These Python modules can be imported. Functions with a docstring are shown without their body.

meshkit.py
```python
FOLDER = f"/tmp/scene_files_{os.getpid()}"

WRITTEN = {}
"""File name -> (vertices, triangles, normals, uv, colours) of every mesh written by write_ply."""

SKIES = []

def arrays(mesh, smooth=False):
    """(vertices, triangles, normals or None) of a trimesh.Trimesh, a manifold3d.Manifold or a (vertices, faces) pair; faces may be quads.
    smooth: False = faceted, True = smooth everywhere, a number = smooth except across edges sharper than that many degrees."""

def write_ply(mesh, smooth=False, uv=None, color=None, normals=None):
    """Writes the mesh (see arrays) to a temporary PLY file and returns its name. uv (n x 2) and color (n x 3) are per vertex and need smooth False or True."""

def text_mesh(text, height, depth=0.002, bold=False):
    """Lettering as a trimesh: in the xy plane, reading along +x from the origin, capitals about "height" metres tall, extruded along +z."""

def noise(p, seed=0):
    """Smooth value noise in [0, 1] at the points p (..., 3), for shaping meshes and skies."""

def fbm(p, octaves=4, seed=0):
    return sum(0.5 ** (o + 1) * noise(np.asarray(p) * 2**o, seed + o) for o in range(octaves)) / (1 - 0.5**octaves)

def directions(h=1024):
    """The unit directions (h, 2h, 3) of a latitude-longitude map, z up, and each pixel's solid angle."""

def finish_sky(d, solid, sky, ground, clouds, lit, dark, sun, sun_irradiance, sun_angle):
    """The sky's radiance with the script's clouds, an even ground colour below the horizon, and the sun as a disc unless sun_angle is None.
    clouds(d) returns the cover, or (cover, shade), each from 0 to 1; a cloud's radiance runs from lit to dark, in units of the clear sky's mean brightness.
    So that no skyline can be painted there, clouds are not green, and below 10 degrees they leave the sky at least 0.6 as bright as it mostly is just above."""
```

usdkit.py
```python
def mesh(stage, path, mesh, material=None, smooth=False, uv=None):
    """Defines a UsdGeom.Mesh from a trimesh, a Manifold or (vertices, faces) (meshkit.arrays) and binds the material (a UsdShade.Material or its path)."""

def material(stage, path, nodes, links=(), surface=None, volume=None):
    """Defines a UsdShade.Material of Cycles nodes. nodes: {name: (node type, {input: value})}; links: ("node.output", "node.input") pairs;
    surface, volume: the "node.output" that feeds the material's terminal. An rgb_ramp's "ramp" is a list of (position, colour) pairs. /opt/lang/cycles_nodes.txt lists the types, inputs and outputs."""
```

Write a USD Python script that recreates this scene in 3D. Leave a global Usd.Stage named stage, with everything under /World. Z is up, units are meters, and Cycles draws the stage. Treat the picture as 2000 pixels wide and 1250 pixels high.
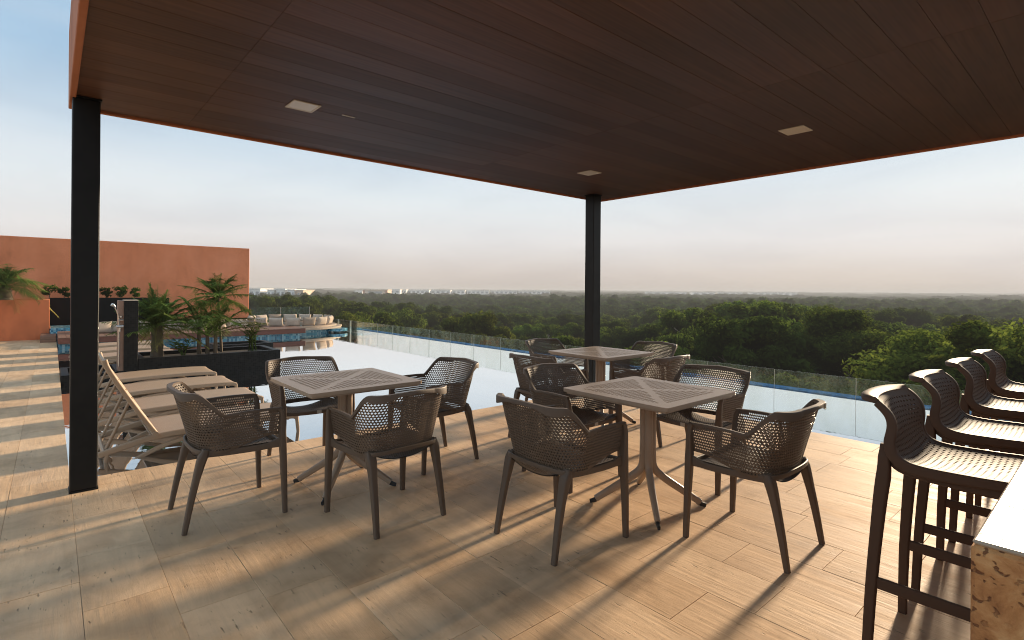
import math, random, numpy as np, trimesh, usdkit, meshkit
from pxr import Usd, UsdGeom, UsdLux, UsdShade, Gf, Sdf, Vt
from shapely.geometry import Polygon, box as sbox
from shapely.ops import unary_union

stage = Usd.Stage.CreateInMemory()
UsdGeom.SetStageUpAxis(stage, 'Z'); UsdGeom.SetStageMetersPerUnit(stage, 1.0)
WORLD = UsdGeom.Xform.Define(stage, '/World'); stage.SetDefaultPrim(WORLD.GetPrim())
UsdGeom.Scope.Define(stage, '/World/Looks')
rng = np.random.default_rng(7); random.seed(7)

# ------------------------------------------------------------------ camera, sky, sun, exposure
EYE, YAW, ROLL, FPX, Y0 = 1.39, math.radians(40.9), math.radians(.46), 1039.0, 567.0
EXPOSURE = 3.36
SKY_STRENGTH, SUN_INTENSITY = 0.059, 0.215
SUN_EL, SUN_DIR = math.radians(13.0), np.array([.996, .085])
fw = np.array([math.sin(YAW), math.cos(YAW), 0]); rt = np.array([math.cos(YAW), -math.sin(YAW), 0]); up = np.array([0, 0, 1.])
cr = math.cos(ROLL) * rt + math.sin(ROLL) * up; cu = -math.sin(ROLL) * rt + math.cos(ROLL) * up
cam = UsdGeom.Camera.Define(stage, '/World/camera')
cam.AddTransformOp().Set(Gf.Matrix4d(*cr, 0, *cu, 0, *(-fw), 0, 0, 0, EYE, 1))
cam.CreateHorizontalApertureAttr(36.0); cam.CreateVerticalApertureAttr(22.5)
cam.CreateFocalLengthAttr(36.0 * FPX / 2000); cam.CreateVerticalApertureOffsetAttr(-(625 - Y0) / 2000 * 36)
cam.CreateClippingRangeAttr(Gf.Vec2f(.05, 60000)); cam.CreateExposureAttr(EXPOSURE)

sun_rot = math.atan2(SUN_DIR[0], SUN_DIR[1])
sky_mat = usdkit.material(stage, '/World/Looks/sky_air', {
    'sky': ('sky_texture', {'sky_type': 'single_scattering', 'sun_disc': False, 'sun_elevation': SUN_EL, 'sun_rotation': sun_rot, 'altitude': 0.0, 'air_density': 1.0, 'aerosol_density': 1.2, 'ozone_density': 1.0}),
    'ga': ('gamma', {'gamma': .36}),                      # a dull, hazy morning: the glow round the sun is spread wide
    'tc': ('texture_coordinate', {}), 'sep': ('separate_xyz', {}),
    'veil': ('rgb_ramp', {'ramp': [(0, (.98, .86, .78)), (.03, (1.12, 1.00, .92)), (.09, (1.30, 1.27, 1.26)), (.16, (1.29, 1.38, 1.43)), (.34, (.62, .95, 1.28)), (.6, (.68, .95, 1.20)), (1, (.70, .90, 1.07))]}),
    'thick': ('mix', {'fac': .955}),
    'mp': ('mapping', {'scale': (1.3, 1.3, 5.5)}),
    'n': ('noise_texture', {'scale': 1.5, 'detail': 6, 'roughness': .52, 'distortion': .5}),
    'r': ('rgb_ramp', {'ramp': [(0.46, (0, 0, 0)), (0.75, (.22, .22, .22))]}),
    'mx': ('mix', {'color2': (1.55, 1.50, 1.50)}), 'mp2': ('mapping', {'scale': (2.2, 2.2, 9.), 'location': (3.1, .4, .7)}), 'n2': ('noise_texture', {'scale': 1.1, 'detail': 7, 'roughness': .5, 'distortion': .8}), 'r2': ('rgb_ramp', {'ramp': [(.34, (.87, .87, .89)), (.52, (1, 1, 1)), (.7, (1.05, 1.04, 1.03))]}), 'dk': ('mix', {'mix_type': 'multiply', 'fac': .6}),
    'bg': ('background_shader', {'strength': SKY_STRENGTH})},
    [('sky.color', 'ga.color'), ('tc.generated', 'sep.vector'), ('sep.z', 'veil.fac'), ('ga.color', 'thick.color1'), ('veil.color', 'thick.color2'), ('tc.generated', 'mp.vector'), ('mp.vector', 'n.vector'), ('n.fac', 'r.fac'), ('r.color', 'mx.fac'), ('thick.color', 'mx.color1'), ('tc.generated', 'mp2.vector'), ('mp2.vector', 'n2.vector'), ('n2.fac', 'r2.fac'), ('mx.color', 'dk.color1'), ('r2.color', 'dk.color2'), ('dk.color', 'bg.color')], surface='bg.background')
dome = UsdLux.DomeLight.Define(stage, '/World/sky')
UsdShade.MaterialBindingAPI.Apply(dome.GetPrim()).Bind(sky_mat)
dome.GetPrim().SetCustomDataByKey('kind', 'structure')
sun = UsdLux.DistantLight.Define(stage, '/World/sun')
sun.CreateIntensityAttr(SUN_INTENSITY); sun.CreateAngleAttr(5.0); sun.CreateNormalizeAttr(True); sun.CreateColorAttr(Gf.Vec3f(1.0, .79, .55))
sd = np.array([*(SUN_DIR * math.cos(SUN_EL)), math.sin(SUN_EL)]); sd /= np.linalg.norm(sd)
sx = np.cross(up, sd); sx /= np.linalg.norm(sx); sy = np.cross(sd, sx)
sun.AddTransformOp().Set(Gf.Matrix4d(*sx, 0, *sy, 0, *sd, 0, 0, 0, 30, 1))

# ------------------------------------------------------------------ helpers
made = {}
def free(parent, name):
    k = (parent, name); n = made.get(k, -1) + 1; made[k] = n
    return name if n == 0 else f'{name}_{n:03d}'
def tag(prim, label=None, cat=None, group=None, kind=None):
    for k, v in (('label', label), ('category', cat), ('group', group), ('kind', kind)):
        if v: prim.SetCustomDataByKey(k, v)
    return prim
def ops(x, loc=(0, 0, 0), rotz=0, scale=None):
    x.AddTranslateOp().Set(Gf.Vec3d(*map(float, loc))); x.AddRotateZOp().Set(float(rotz))
    s = (1, 1, 1) if scale is None else ((scale,) * 3 if np.ndim(scale) == 0 else scale)
    x.AddScaleOp().Set(Gf.Vec3f(*map(float, s)))
def thing(name, label, cat, loc=(0, 0, 0), rotz=0, group=None, kind=None, scale=None):
    p = '/World/' + free('/World', name); x = UsdGeom.Xform.Define(stage, p); ops(x, loc, rotz, scale)
    return tag(x.GetPrim(), label, cat, group, kind)
def part(parent, name, mesh, mat, smooth=False, label=None, kind=None):
    par = str(parent.GetPath()) if hasattr(parent, 'GetPath') else parent
    m = usdkit.mesh(stage, par + '/' + free(par, name), mesh, mat, smooth)
    return tag(m.GetPrim(), label, kind=kind)
def solo(name, mesh, mat, label, cat, smooth=False, group=None, kind=None):
    m = usdkit.mesh(stage, '/World/' + free('/World', name), mesh, mat, smooth)
    return tag(m.GetPrim(), label, cat, group, kind)
def struct(name, mesh, mat, smooth=False):
    return solo(name, mesh, mat, None, None, smooth, kind='structure')
def copy(src, label=None, loc=(0, 0, 0), rotz=0, group=None, scale=None):
    name = src.GetName().rsplit('_', 1)[0] if src.GetName()[-3:].isdigit() else src.GetName()
    p = '/World/' + free('/World', name); x = UsdGeom.Xform.Define(stage, p); pr = x.GetPrim()
    pr.GetReferences().AddInternalReference(src.GetPath()); pr.SetInstanceable(True)
    x.ClearXformOpOrder()
    s = (1, 1, 1) if scale is None else ((scale,) * 3 if np.ndim(scale) == 0 else scale)
    for o, v in zip((x.AddTranslateOp(), x.AddRotateZOp(), x.AddScaleOp()), (Gf.Vec3d(*map(float, loc)), float(rotz), Gf.Vec3f(*map(float, s)))): o.Set(v)
    return tag(pr, label or src.GetCustomDataByKey('label'), src.GetCustomDataByKey('category'), group or src.GetCustomDataByKey('group'))

cat_ = trimesh.util.concatenate
def bx(x0, x1, y0, y1, z0, z1, c=0.0):
    """box, optionally with chamfered edges"""
    if c <= 0:
        b = trimesh.creation.box((x1 - x0, y1 - y0, z1 - z0)); b.apply_translation(((x0 + x1) / 2, (y0 + y1) / 2, (z0 + z1) / 2)); return b
    pts = []
    for sx_ in (0, 1):
        for sy_ in (0, 1):
            for sz_ in (0, 1):
                X, Y, Z = (x1 if sx_ else x0), (y1 if sy_ else y0), (z1 if sz_ else z0); dx, dy, dz = (-c if sx_ else c), (-c if sy_ else c), (-c if sz_ else c)
                pts += [(X, Y + dy, Z + dz), (X + dx, Y, Z + dz), (X + dx, Y + dy, Z)]
    return trimesh.convex.convex_hull(np.array(pts))
def rr(w, h, r, k=3):
    o = []
    for cx, cy, a in ((w / 2 - r, h / 2 - r, 0), (-w / 2 + r, h / 2 - r, 90), (-w / 2 + r, -h / 2 + r, 180), (w / 2 - r, -h / 2 + r, 270)):
        for i in range(k + 1):
            t = math.radians(a + 90 * i / k); o.append((cx + r * math.cos(t), cy + r * math.sin(t)))
    return np.array(o)
def curve(pts, n=8):
    P = np.array(pts, float); P = np.vstack([2 * P[0] - P[1], P, 2 * P[-1] - P[-2]]); o = []
    for i in range(1, len(P) - 2):
        a, b, c, d = P[i - 1:i + 3]
        for t in np.linspace(0, 1, n, endpoint=False):
            o.append(.5 * (2 * b + (c - a) * t + (2 * a - 5 * b + 4 * c - d) * t * t + (3 * b - a - 3 * c + d) * t ** 3))
    return np.array(o + [P[-2]])
def sweep(path, prof, scale=None, ref=(0, 0, 1), closed=False):
    P = np.array(path, float); n = len(P); prof = np.array(prof, float); per = prof.ndim == 3; K = prof.shape[-2]
    T = np.gradient(P, axis=0) if not closed else (np.roll(P, -1, 0) - np.roll(P, 1, 0)); T /= np.linalg.norm(T, axis=1, keepdims=True) + 1e-12
    R = np.broadcast_to(np.array(ref, float), P.shape); S = np.cross(T, R); S /= np.linalg.norm(S, axis=1, keepdims=True) + 1e-9; U = np.cross(S, T)
    sc = np.ones((n, 2)) if scale is None else (np.repeat(np.array(scale, float)[:, None], 2, 1) if np.ndim(scale) == 1 else np.array(scale, float))
    q = (prof if per else np.broadcast_to(prof, (n, K, 2))) * sc[:, None, :]
    V = P[:, None, :] + S[:, None, :] * q[..., :1] + U[:, None, :] * q[..., 1:]
    V = V.reshape(-1, 3); F = []
    m = n if closed else n - 1
    for i in range(m):
        a, b = i * K, ((i + 1) % n) * K
        for j in range(K):
            k = (j + 1) % K; F += [(a + j, a + k, b + k), (a + j, b + k, b + j)]
    if not closed:
        for j in range(1, K - 1): F += [(0, j + 1, j), ((n - 1) * K, (n - 1) * K + j, (n - 1) * K + j + 1)]
    return trimesh.Trimesh(V, np.array(F), process=False)
CIRC = lambda r, k=8: np.array([(r * math.cos(2 * math.pi * i / k), r * math.sin(2 * math.pi * i / k)) for i in range(k)])
def tube(pts, r, k=8, n=0, ref=(0, 0, 1)):
    P = curve(pts, n) if n else np.array(pts, float)
    rad = np.interp(np.linspace(0, 1, len(P)), np.linspace(0, 1, np.size(r)), np.atleast_1d(r)) if np.size(r) > 1 else np.full(len(P), float(np.atleast_1d(r)[0]))
    d = P[-1] - P[0]; d /= np.linalg.norm(d)
    if abs(np.dot(d, ref)) > .9: ref = (0.31, .95, 0.05)
    return sweep(P, CIRC(1, k), rad, ref)
def mirror(m, ax=0):
    o = m.copy(); v = np.array(o.vertices); v[:, ax] *= -1; return trimesh.Trimesh(v, np.array(o.faces)[:, ::-1], process=False)
def cyl(r, z0, z1, k=24, loc=(0, 0)):
    c = trimesh.creation.cylinder(radius=r, height=z1 - z0, sections=k); c.apply_translation((loc[0], loc[1], (z0 + z1) / 2)); return c
def tf(m, loc=(0, 0, 0), rz=0, rx=0, ry=0):
    m = m.copy(); R = trimesh.transformations.euler_matrix(math.radians(rx), math.radians(ry), math.radians(rz)); R[:3, 3] = loc; m.apply_transform(R); return m

def perforated(fn, hole, solid, ratio=.56, th=.005):
    """fn maps params (N,2) to points; hole, solid: (N,4,2) cells; real openings through a sheet of thickness th"""
    def pn(q):
        s = q.shape[:-1]; q = q.reshape(-1, 2); e = 1e-4
        p = fn(q); a = fn(q + [e, 0]) - fn(q - [e, 0]); b = fn(q + [0, e]) - fn(q - [0, e]); n = np.cross(a, b); n /= np.linalg.norm(n, axis=1, keepdims=True) + 1e-15
        return p.reshape(*s, 3), n.reshape(*s, 3)
    V, F, at = [], [], 0
    if len(hole):
        c = hole.mean(1, keepdims=True); inn = c + ratio * ((hole + np.roll(hole, -1, 1)) / 2 - c); q = np.concatenate([hole, inn], 1); p, n = pn(q)
        v = np.concatenate([p + n * th / 2, p - n * th / 2], 1).reshape(-1, 3); b = []
        for i in range(4):
            j = (i + 1) % 4
            b += [(i, j, 4 + i), (j, 4 + j, 4 + i), (8 + j, 8 + i, 12 + i), (12 + j, 8 + j, 12 + i), (4 + i, 4 + j, 12 + j), (4 + i, 12 + j, 12 + i)]
        f = (np.array(b)[None] + 16 * np.arange(len(hole))[:, None, None]).reshape(-1, 3); V.append(v); F.append(f); at += len(v)
    if len(solid):
        p, n = pn(solid); v = np.concatenate([p + n * th / 2, p - n * th / 2], 1).reshape(-1, 3); b = [(0, 1, 2), (0, 2, 3), (6, 5, 4), (7, 6, 4)]
        f = (np.array(b)[None] + 8 * np.arange(len(solid))[:, None, None]).reshape(-1, 3) + at; V.append(v); F.append(f)
    return trimesh.Trimesh(np.vstack(V), np.vstack(F), process=False)
def smooth01(a, b, x): t = np.clip((x - a) / (b - a), 0, 1); return t * t * (3 - 2 * t)

def pix(x, y):
    x, y = x - 1000, y - Y0; return x * math.cos(ROLL) + y * math.sin(ROLL), -x * math.sin(ROLL) + y * math.cos(ROLL)
def ray(x):      # plan direction of a column of the photograph
    a = math.atan((x - 1000) / FPX) + YAW; return np.array([math.sin(a), math.cos(a)])

# ------------------------------------------------------------------ materials
L = '/World/Looks/'
def plain(name, col, rough=.5, metal=0., var=.0, scale=6., bump=0., bscale=40., spec=.5, coat=0.):
    nodes = {'p': ('principled_bsdf', {'base_color': col, 'roughness': rough, 'metallic': metal, 'specular_ior_level': spec, 'coat_weight': coat})}; links = []
    if var or bump: nodes['g'] = ('geometry', {})
    if var:
        c = np.array(col); nodes['n'] = ('noise_texture', {'scale': scale, 'detail': 5, 'roughness': .6}); nodes['r'] = ('rgb_ramp', {'ramp': [(.3, tuple(c * (1 - var))), (.7, tuple(np.minimum(c * (1 + var), .95)))]})
        links += [('g.position', 'n.vector'), ('n.fac', 'r.fac'), ('r.color', 'p.base_color')]
    if bump:
        nodes['bn'] = ('noise_texture', {'scale': bscale, 'detail': 6}); nodes['b'] = ('bump', {'strength': bump, 'distance': .01}); links += [('g.position', 'bn.vector'), ('bn.fac', 'b.height'), ('b.normal', 'p.normal')]
    return usdkit.material(stage, L + name, nodes, links, surface='p.BSDF')
M = {}
M['chair'] = plain('chair_resin', (.094, .061, .039), .55, bump=.06, bscale=220)
M['table'] = plain('table_resin', (.30, .215, .148), .38, var=.05, bump=.08, bscale=260)
M['stool'] = plain('stool_resin', (.085, .048, .030), .62, spec=.2, bump=.06, bscale=240)
M['lounger'] = plain('lounger_resin', (.37, .256, .165), .5, var=.06, scale=3, bump=.05, bscale=180)
M['foot'] = plain('rubber_black', (.012, .012, .012), .6)
M['joint'] = plain('clear_joint', (.30, .31, .28), .4)
M['tag'] = plain('tag_plate', (.42, .38, .32), .5)
M['steel'] = plain('black_steel', (.009, .008, .007), .42, var=.25, scale=9, bump=.04, bscale=60, spec=.2)
M['grout'] = plain('grout', (.46, .345, .245), .9, var=.15, scale=8)
M['chrome'] = plain('brushed_chrome', (.62, .60, .57), .22, metal=1.)
M['copper'] = plain('shower_panel_stone', (.24, .145, .10), .45, var=.12, scale=5)
M['soil'] = plain('soil', (.035, .024, .016), .95, var=.4, scale=20, bump=.5, bscale=60)
M['black_stone'] = plain('black_stone', (.003, .003, .003), .6, var=.3, scale=4, spec=.1)
M['cushion'] = plain('cushion_fabric', (.42, .335, .26), .9, var=.06, scale=5, bump=.15, bscale=300)
M['cushion2'] = plain('cushion_fabric_taupe', (.30, .23, .17), .9, var=.06, scale=5, bump=.15, bscale=300)
M['ring_stone'] = plain('ring_stone', (.36, .27, .195), .7, var=.12, scale=5, bump=.1)
M['beige_stone'] = plain('beige_stone', (.46, .37, .28), .6, var=.12, scale=5, bump=.1)
M['lamp_plate'] = plain('lamp_plate', (.62, .55, .46), .4)
M['lamp_glass'] = plain('lamp_glass', (.70, .63, .54), .25)
M['ground'] = plain('forest_ground', (.030, .038, .014), .95, var=.4, scale=.05)
M['far_wall'] = plain('far_render_pale', (.84, .80, .74), .8, var=.05, scale=.2)
M['far_wall2'] = plain('far_render_beige', (.66, .50, .37), .8, var=.05, scale=.2)
M['far_dark'] = plain('far_window_bay', (.30, .30, .29), .4)
M['far_brick'] = plain('far_brick', (.50, .25, .15), .8)
M['bark_pale'] = plain('bark_pale', (.33, .28, .21), .9, var=.3, scale=3, bump=.4, bscale=20)
M['bark'] = plain('bark_brown', (.12, .09, .06), .9, var=.3, scale=4, bump=.4, bscale=20)
M['facade'] = plain('facade', (.36, .30, .24), .8, var=.08, scale=1)

def travertine(name, light, dark, gx=9., gy=1.1, rough=.6):
    return usdkit.material(stage, L + name, {
        'g': ('geometry', {}), 'o': ('object_info', {}), 'cx': ('combine_xyz', {}), 'm17': ('math', {'math_type': 'multiply', 'value2': 41.0}), 'add': ('vector_math', {'math_type': 'add'}),
        'mp': ('mapping', {'scale': (gx, gy, gx)}), 'n': ('noise_texture', {'scale': .8, 'detail': 9, 'roughness': .62, 'distortion': .9}),
        'r': ('rgb_ramp', {'ramp': [(.25, dark), (.45, tuple(.5 * (np.array(dark) + light))), (.6, light), (.8, tuple(np.minimum(np.array(light) * 1.13, .9)))]}),
        'bl': ('noise_texture', {'scale': 3.4, 'detail': 8, 'roughness': .6, 'distortion': .7}), 'blr': ('rgb_ramp', {'ramp': [(.3, (.78, .745, .71)), (.52, (.99, .98, .97)), (.7, (1.06, 1.06, 1.06))]}),
        'mp2': ('mapping', {'scale': (62, 11, 40)}), 'pn': ('noise_texture', {'scale': 1.0, 'detail': 3, 'roughness': .55}), 'pr': ('rgb_ramp', {'ramp': [(.63, (0, 0, 0)), (.69, (1, 1, 1))]}),
        'patch': ('noise_texture', {'scale': 3.1, 'detail': 2}), 'par': ('rgb_ramp', {'ramp': [(.47, (0, 0, 0)), (.62, (1, 1, 1))]}),
        'pm': ('mix', {'mix_type': 'multiply', 'fac': 1.0}), 'ton': ('map_range', {'from_min': 0, 'from_max': 1, 'to_min': .92, 'to_max': 1.04}), 'tc': ('combine_xyz', {}),
        'mul': ('mix', {'mix_type': 'multiply', 'fac': 1.0}), 'mul2': ('mix', {'mix_type': 'multiply', 'fac': 1.0}), 'pit': ('mix', {'color2': tuple(np.array(dark) * .45)}),
        'mp3': ('mapping', {'scale': (38, 3.2, 30)}), 'n3': ('noise_texture', {'scale': 1.0, 'detail': 5, 'roughness': .6, 'distortion': .6}),
        'hsub': ('math', {'math_type': 'subtract'}), 'b': ('bump', {'strength': .42, 'distance': .006}),
        'rr': ('map_range', {'from_min': .3, 'from_max': .7, 'to_min': rough - .08, 'to_max': rough + .14}),
        'p': ('principled_bsdf', {'specular_ior_level': .25})},
        [('o.random', 'm17.value1'), ('m17.value', 'cx.x'), ('m17.value', 'cx.y'), ('g.position', 'add.vector1'), ('cx.vector', 'add.vector2'), ('add.vector', 'mp.vector'), ('mp.vector', 'n.vector'), ('n.fac', 'r.fac'),
         ('g.position', 'bl.vector'), ('bl.fac', 'blr.fac'), ('add.vector', 'mp2.vector'), ('mp2.vector', 'pn.vector'), ('pn.fac', 'pr.fac'), ('add.vector', 'patch.vector'), ('patch.fac', 'par.fac'), ('pr.color', 'pm.color1'), ('par.color', 'pm.color2'),
         ('o.random', 'ton.value'), ('ton.result', 'tc.x'), ('ton.result', 'tc.y'), ('ton.result', 'tc.z'), ('r.color', 'mul.color1'), ('blr.color', 'mul.color2'), ('mul.color', 'mul2.color1'), ('tc.vector', 'mul2.color2'),
         ('mul2.color', 'pit.color1'), ('pm.color', 'pit.fac'), ('pit.color', 'p.base_color'), ('add.vector', 'mp3.vector'), ('mp3.vector', 'n3.vector'), ('n3.fac', 'hsub.value1'), ('pm.color', 'hsub.value2'), ('hsub.value', 'b.height'), ('b.normal', 'p.normal'),
         ('n.fac', 'rr.value'), ('rr.result', 'p.roughness')], surface='p.BSDF')
TRAV = [travertine('travertine_a', (.74, .50, .30), (.60, .392, .225)), travertine('travertine_b', (.70, .465, .272), (.55, .35, .195)), travertine('travertine_c', (.77, .535, .33), (.63, .418, .248)),
        travertine('travertine_d', (.68, .45, .262), (.53, .34, .19))]
def wood(name, a, b, rough):
    return usdkit.material(stage, L + name, {
        'g': ('geometry', {}), 'o': ('object_info', {}), 'm': ('math', {'math_type': 'multiply', 'value2': 23.0}), 'cx': ('combine_xyz', {}), 'add': ('vector_math', {'math_type': 'add'}),
        'mp': ('mapping', {'scale': (1.3, 42, 42)}), 'n': ('noise_texture', {'scale': 1., 'detail': 7, 'roughness': .65, 'distortion': .5}), 'r': ('rgb_ramp', {'ramp': [(.3, a), (.68, b)]}),
        'w': ('noise_texture', {'scale': .55, 'detail': 3}), 'wr': ('rgb_ramp', {'ramp': [(.3, (.66, .66, .68)), (.7, (1.22, 1.15, 1.10))]}), 'mu': ('mix', {'mix_type': 'multiply', 'fac': 1.0}),
        'b': ('bump', {'strength': .3, 'distance': .004}), 'p': ('principled_bsdf', {'roughness': rough, 'specular_ior_level': .35})},
        [('o.random', 'm.value1'), ('m.value', 'cx.x'), ('m.value', 'cx.y'), ('g.position', 'add.vector1'), ('cx.vector', 'add.vector2'), ('add.vector', 'mp.vector'), ('mp.vector', 'n.vector'), ('n.fac', 'r.fac'), ('g.position', 'w.vector'), ('w.fac', 'wr.fac'),
         ('r.color', 'mu.color1'), ('wr.color', 'mu.color2'), ('mu.color', 'p.base_color'), ('n.fac', 'b.height'), ('b.normal', 'p.normal')], surface='p.BSDF')
WOOD = [wood('soffit_wood_a', (.066, .027, .014), (.116, .052, .027), .46), wood('soffit_wood_b', (.058, .024, .012), (.103, .046, .024), .5), wood('soffit_wood_c', (.073, .030, .015), (.126, .056, .029), .44)]
M['deck_wood'] = wood('deck_wood', (.15, .075, .045), (.26, .145, .095), .6)
M['deck_band'] = plain('deck_band_red', (.13, .042, .024), .6, var=.15, scale=5)
def stucco(name, col, dark=.70):
    c = np.array(col)
    return usdkit.material(stage, L + name, {'g': ('geometry', {}), 'mp': ('mapping', {'scale': (1, 1, .7)}), 'n': ('noise_texture', {'scale': .9, 'detail': 8, 'roughness': .62, 'distortion': .3}),
        'r': ('rgb_ramp', {'ramp': [(.3, tuple(c * dark)), (.5, tuple(c)), (.72, tuple(np.minimum(c * [1.12, 1.22, 1.35], .9)))]}),
        'ms': ('mapping', {'scale': (9, 9, .35)}), 's': ('noise_texture', {'scale': .7, 'detail': 4}), 'sr': ('rgb_ramp', {'ramp': [(.35, (.86, .85, .84)), (.62, (1.03, 1.03, 1.03))]}), 'mu': ('mix', {'mix_type': 'multiply', 'fac': .35}),
        'bn': ('noise_texture', {'scale': 55., 'detail': 5}), 'b': ('bump', {'strength': .25, 'distance': .006}), 'p': ('principled_bsdf', {'roughness': .85, 'specular_ior_level': .25})},
        [('g.position', 'mp.vector'), ('mp.vector', 'n.vector'), ('n.fac', 'r.fac'), ('g.position', 'ms.vector'), ('ms.vector', 's.vector'), ('s.fac', 'sr.fac'), ('r.color', 'mu.color1'), ('sr.color', 'mu.color2'), ('mu.color', 'p.base_color'),
         ('g.position', 'bn.vector'), ('bn.fac', 'b.height'), ('b.normal', 'p.normal')], surface='p.BSDF')
M['stucco'] = stucco('red_stucco', (.66, .215, .095))
M['stucco2'] = stucco('deep_red_stucco', (.60, .17, .065))
M['fascia'] = stucco('fascia_stucco', (.42, .15, .07))
def mosaic(name, cols, size, grout, rough=.2, gw=.1, edge=.0):
    return usdkit.material(stage, L + name, {'g': ('geometry', {}), 'sc': ('vector_math', {'math_type': 'scale', 'scale': 1 / size}), 'off': ('vector_math', {'math_type': 'add', 'vector2': (.013, .021, .017)}), 'fl': ('vector_math', {'math_type': 'floor'}), 'fr': ('vector_math', {'math_type': 'fraction'}),
        'w': ('white_noise_texture', {'dimensions': '3D'}), 'r': ('rgb_ramp', {'ramp': [(i / (len(cols) - 1), c) for i, c in enumerate(cols)]}),
        'sub': ('vector_math', {'math_type': 'subtract', 'vector2': (.5, .5, .5)}), 'ab': ('vector_math', {'math_type': 'absolute'}), 'sp': ('separate_xyz', {}), 'nsp': ('separate_xyz', {}), 'nab': ('vector_math', {'math_type': 'absolute'}),
        'ix': ('math', {'math_type': 'subtract', 'value1': 1.0}), 'iy': ('math', {'math_type': 'subtract', 'value1': 1.0}), 'iz': ('math', {'math_type': 'subtract', 'value1': 1.0}),
        'ax': ('math', {'math_type': 'multiply'}), 'ay': ('math', {'math_type': 'multiply'}), 'az': ('math', {'math_type': 'multiply'}), 'm1': ('math', {'math_type': 'maximum'}), 'm2': ('math', {'math_type': 'maximum'}),
        'gt': ('math', {'math_type': 'greater_than', 'value2': .5 - gw / 2}), 'mx': ('mix', {'color2': grout}), 'p': ('principled_bsdf', {'roughness': rough, 'specular_ior_level': edge or .5}) if edge >= 0 else ('diffuse_bsdf', {})},
        [('g.position', 'sc.vector1'), ('sc.vector', 'off.vector1'), ('off.vector', 'fl.vector1'), ('off.vector', 'fr.vector1'), ('fl.vector', 'w.vector'), ('w.value', 'r.fac'), ('fr.vector', 'sub.vector1'), ('sub.vector', 'ab.vector1'), ('ab.vector', 'sp.vector'),
         ('g.true_normal', 'nab.vector1'), ('nab.vector', 'nsp.vector'), ('nsp.x', 'ix.value2'), ('nsp.y', 'iy.value2'), ('nsp.z', 'iz.value2'), ('sp.x', 'ax.value1'), ('ix.value', 'ax.value2'), ('sp.y', 'ay.value1'), ('iy.value', 'ay.value2'), ('sp.z', 'az.value1'), ('iz.value', 'az.value2'),
         ('ax.value', 'm1.value1'), ('ay.value', 'm1.value2'), ('m1.value', 'm2.value1'), ('az.value', 'm2.value2'), ('m2.value', 'gt.value1'), ('gt.value', 'mx.fac'), ('r.color', 'mx.color1'), ('mx.color', 'p.base_color' if edge >= 0 else 'p.color')], surface='p.BSDF')
M['mosaic_black'] = mosaic('black_mosaic', [(.004, .004, .004), (.008, .008, .007), (.014, .013, .012)], .031, (.020, .019, .017), .5, .09, .16)
M['mosaic_blue'] = mosaic('blue_mosaic', [(.02, .10, .17), (.03, .17, .26), (.06, .27, .36), (.30, .48, .52), (.04, .20, .30)], .05, (.16, .26, .30), .2, .1)
M['mosaic_edge'] = mosaic('pool_edge_mosaic', [(.01, .06, .16), (.02, .09, .23), (.04, .14, .32), (.01, .07, .18)], .05, (.05, .11, .22), .9, .08, -1)
M['mosaic_floor'] = mosaic('pool_floor_mosaic', [(.015, .06, .08), (.025, .10, .12), (.04, .15, .17), (.02, .08, .11)], .05, (.07, .12, .13), .3, .1)
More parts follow.
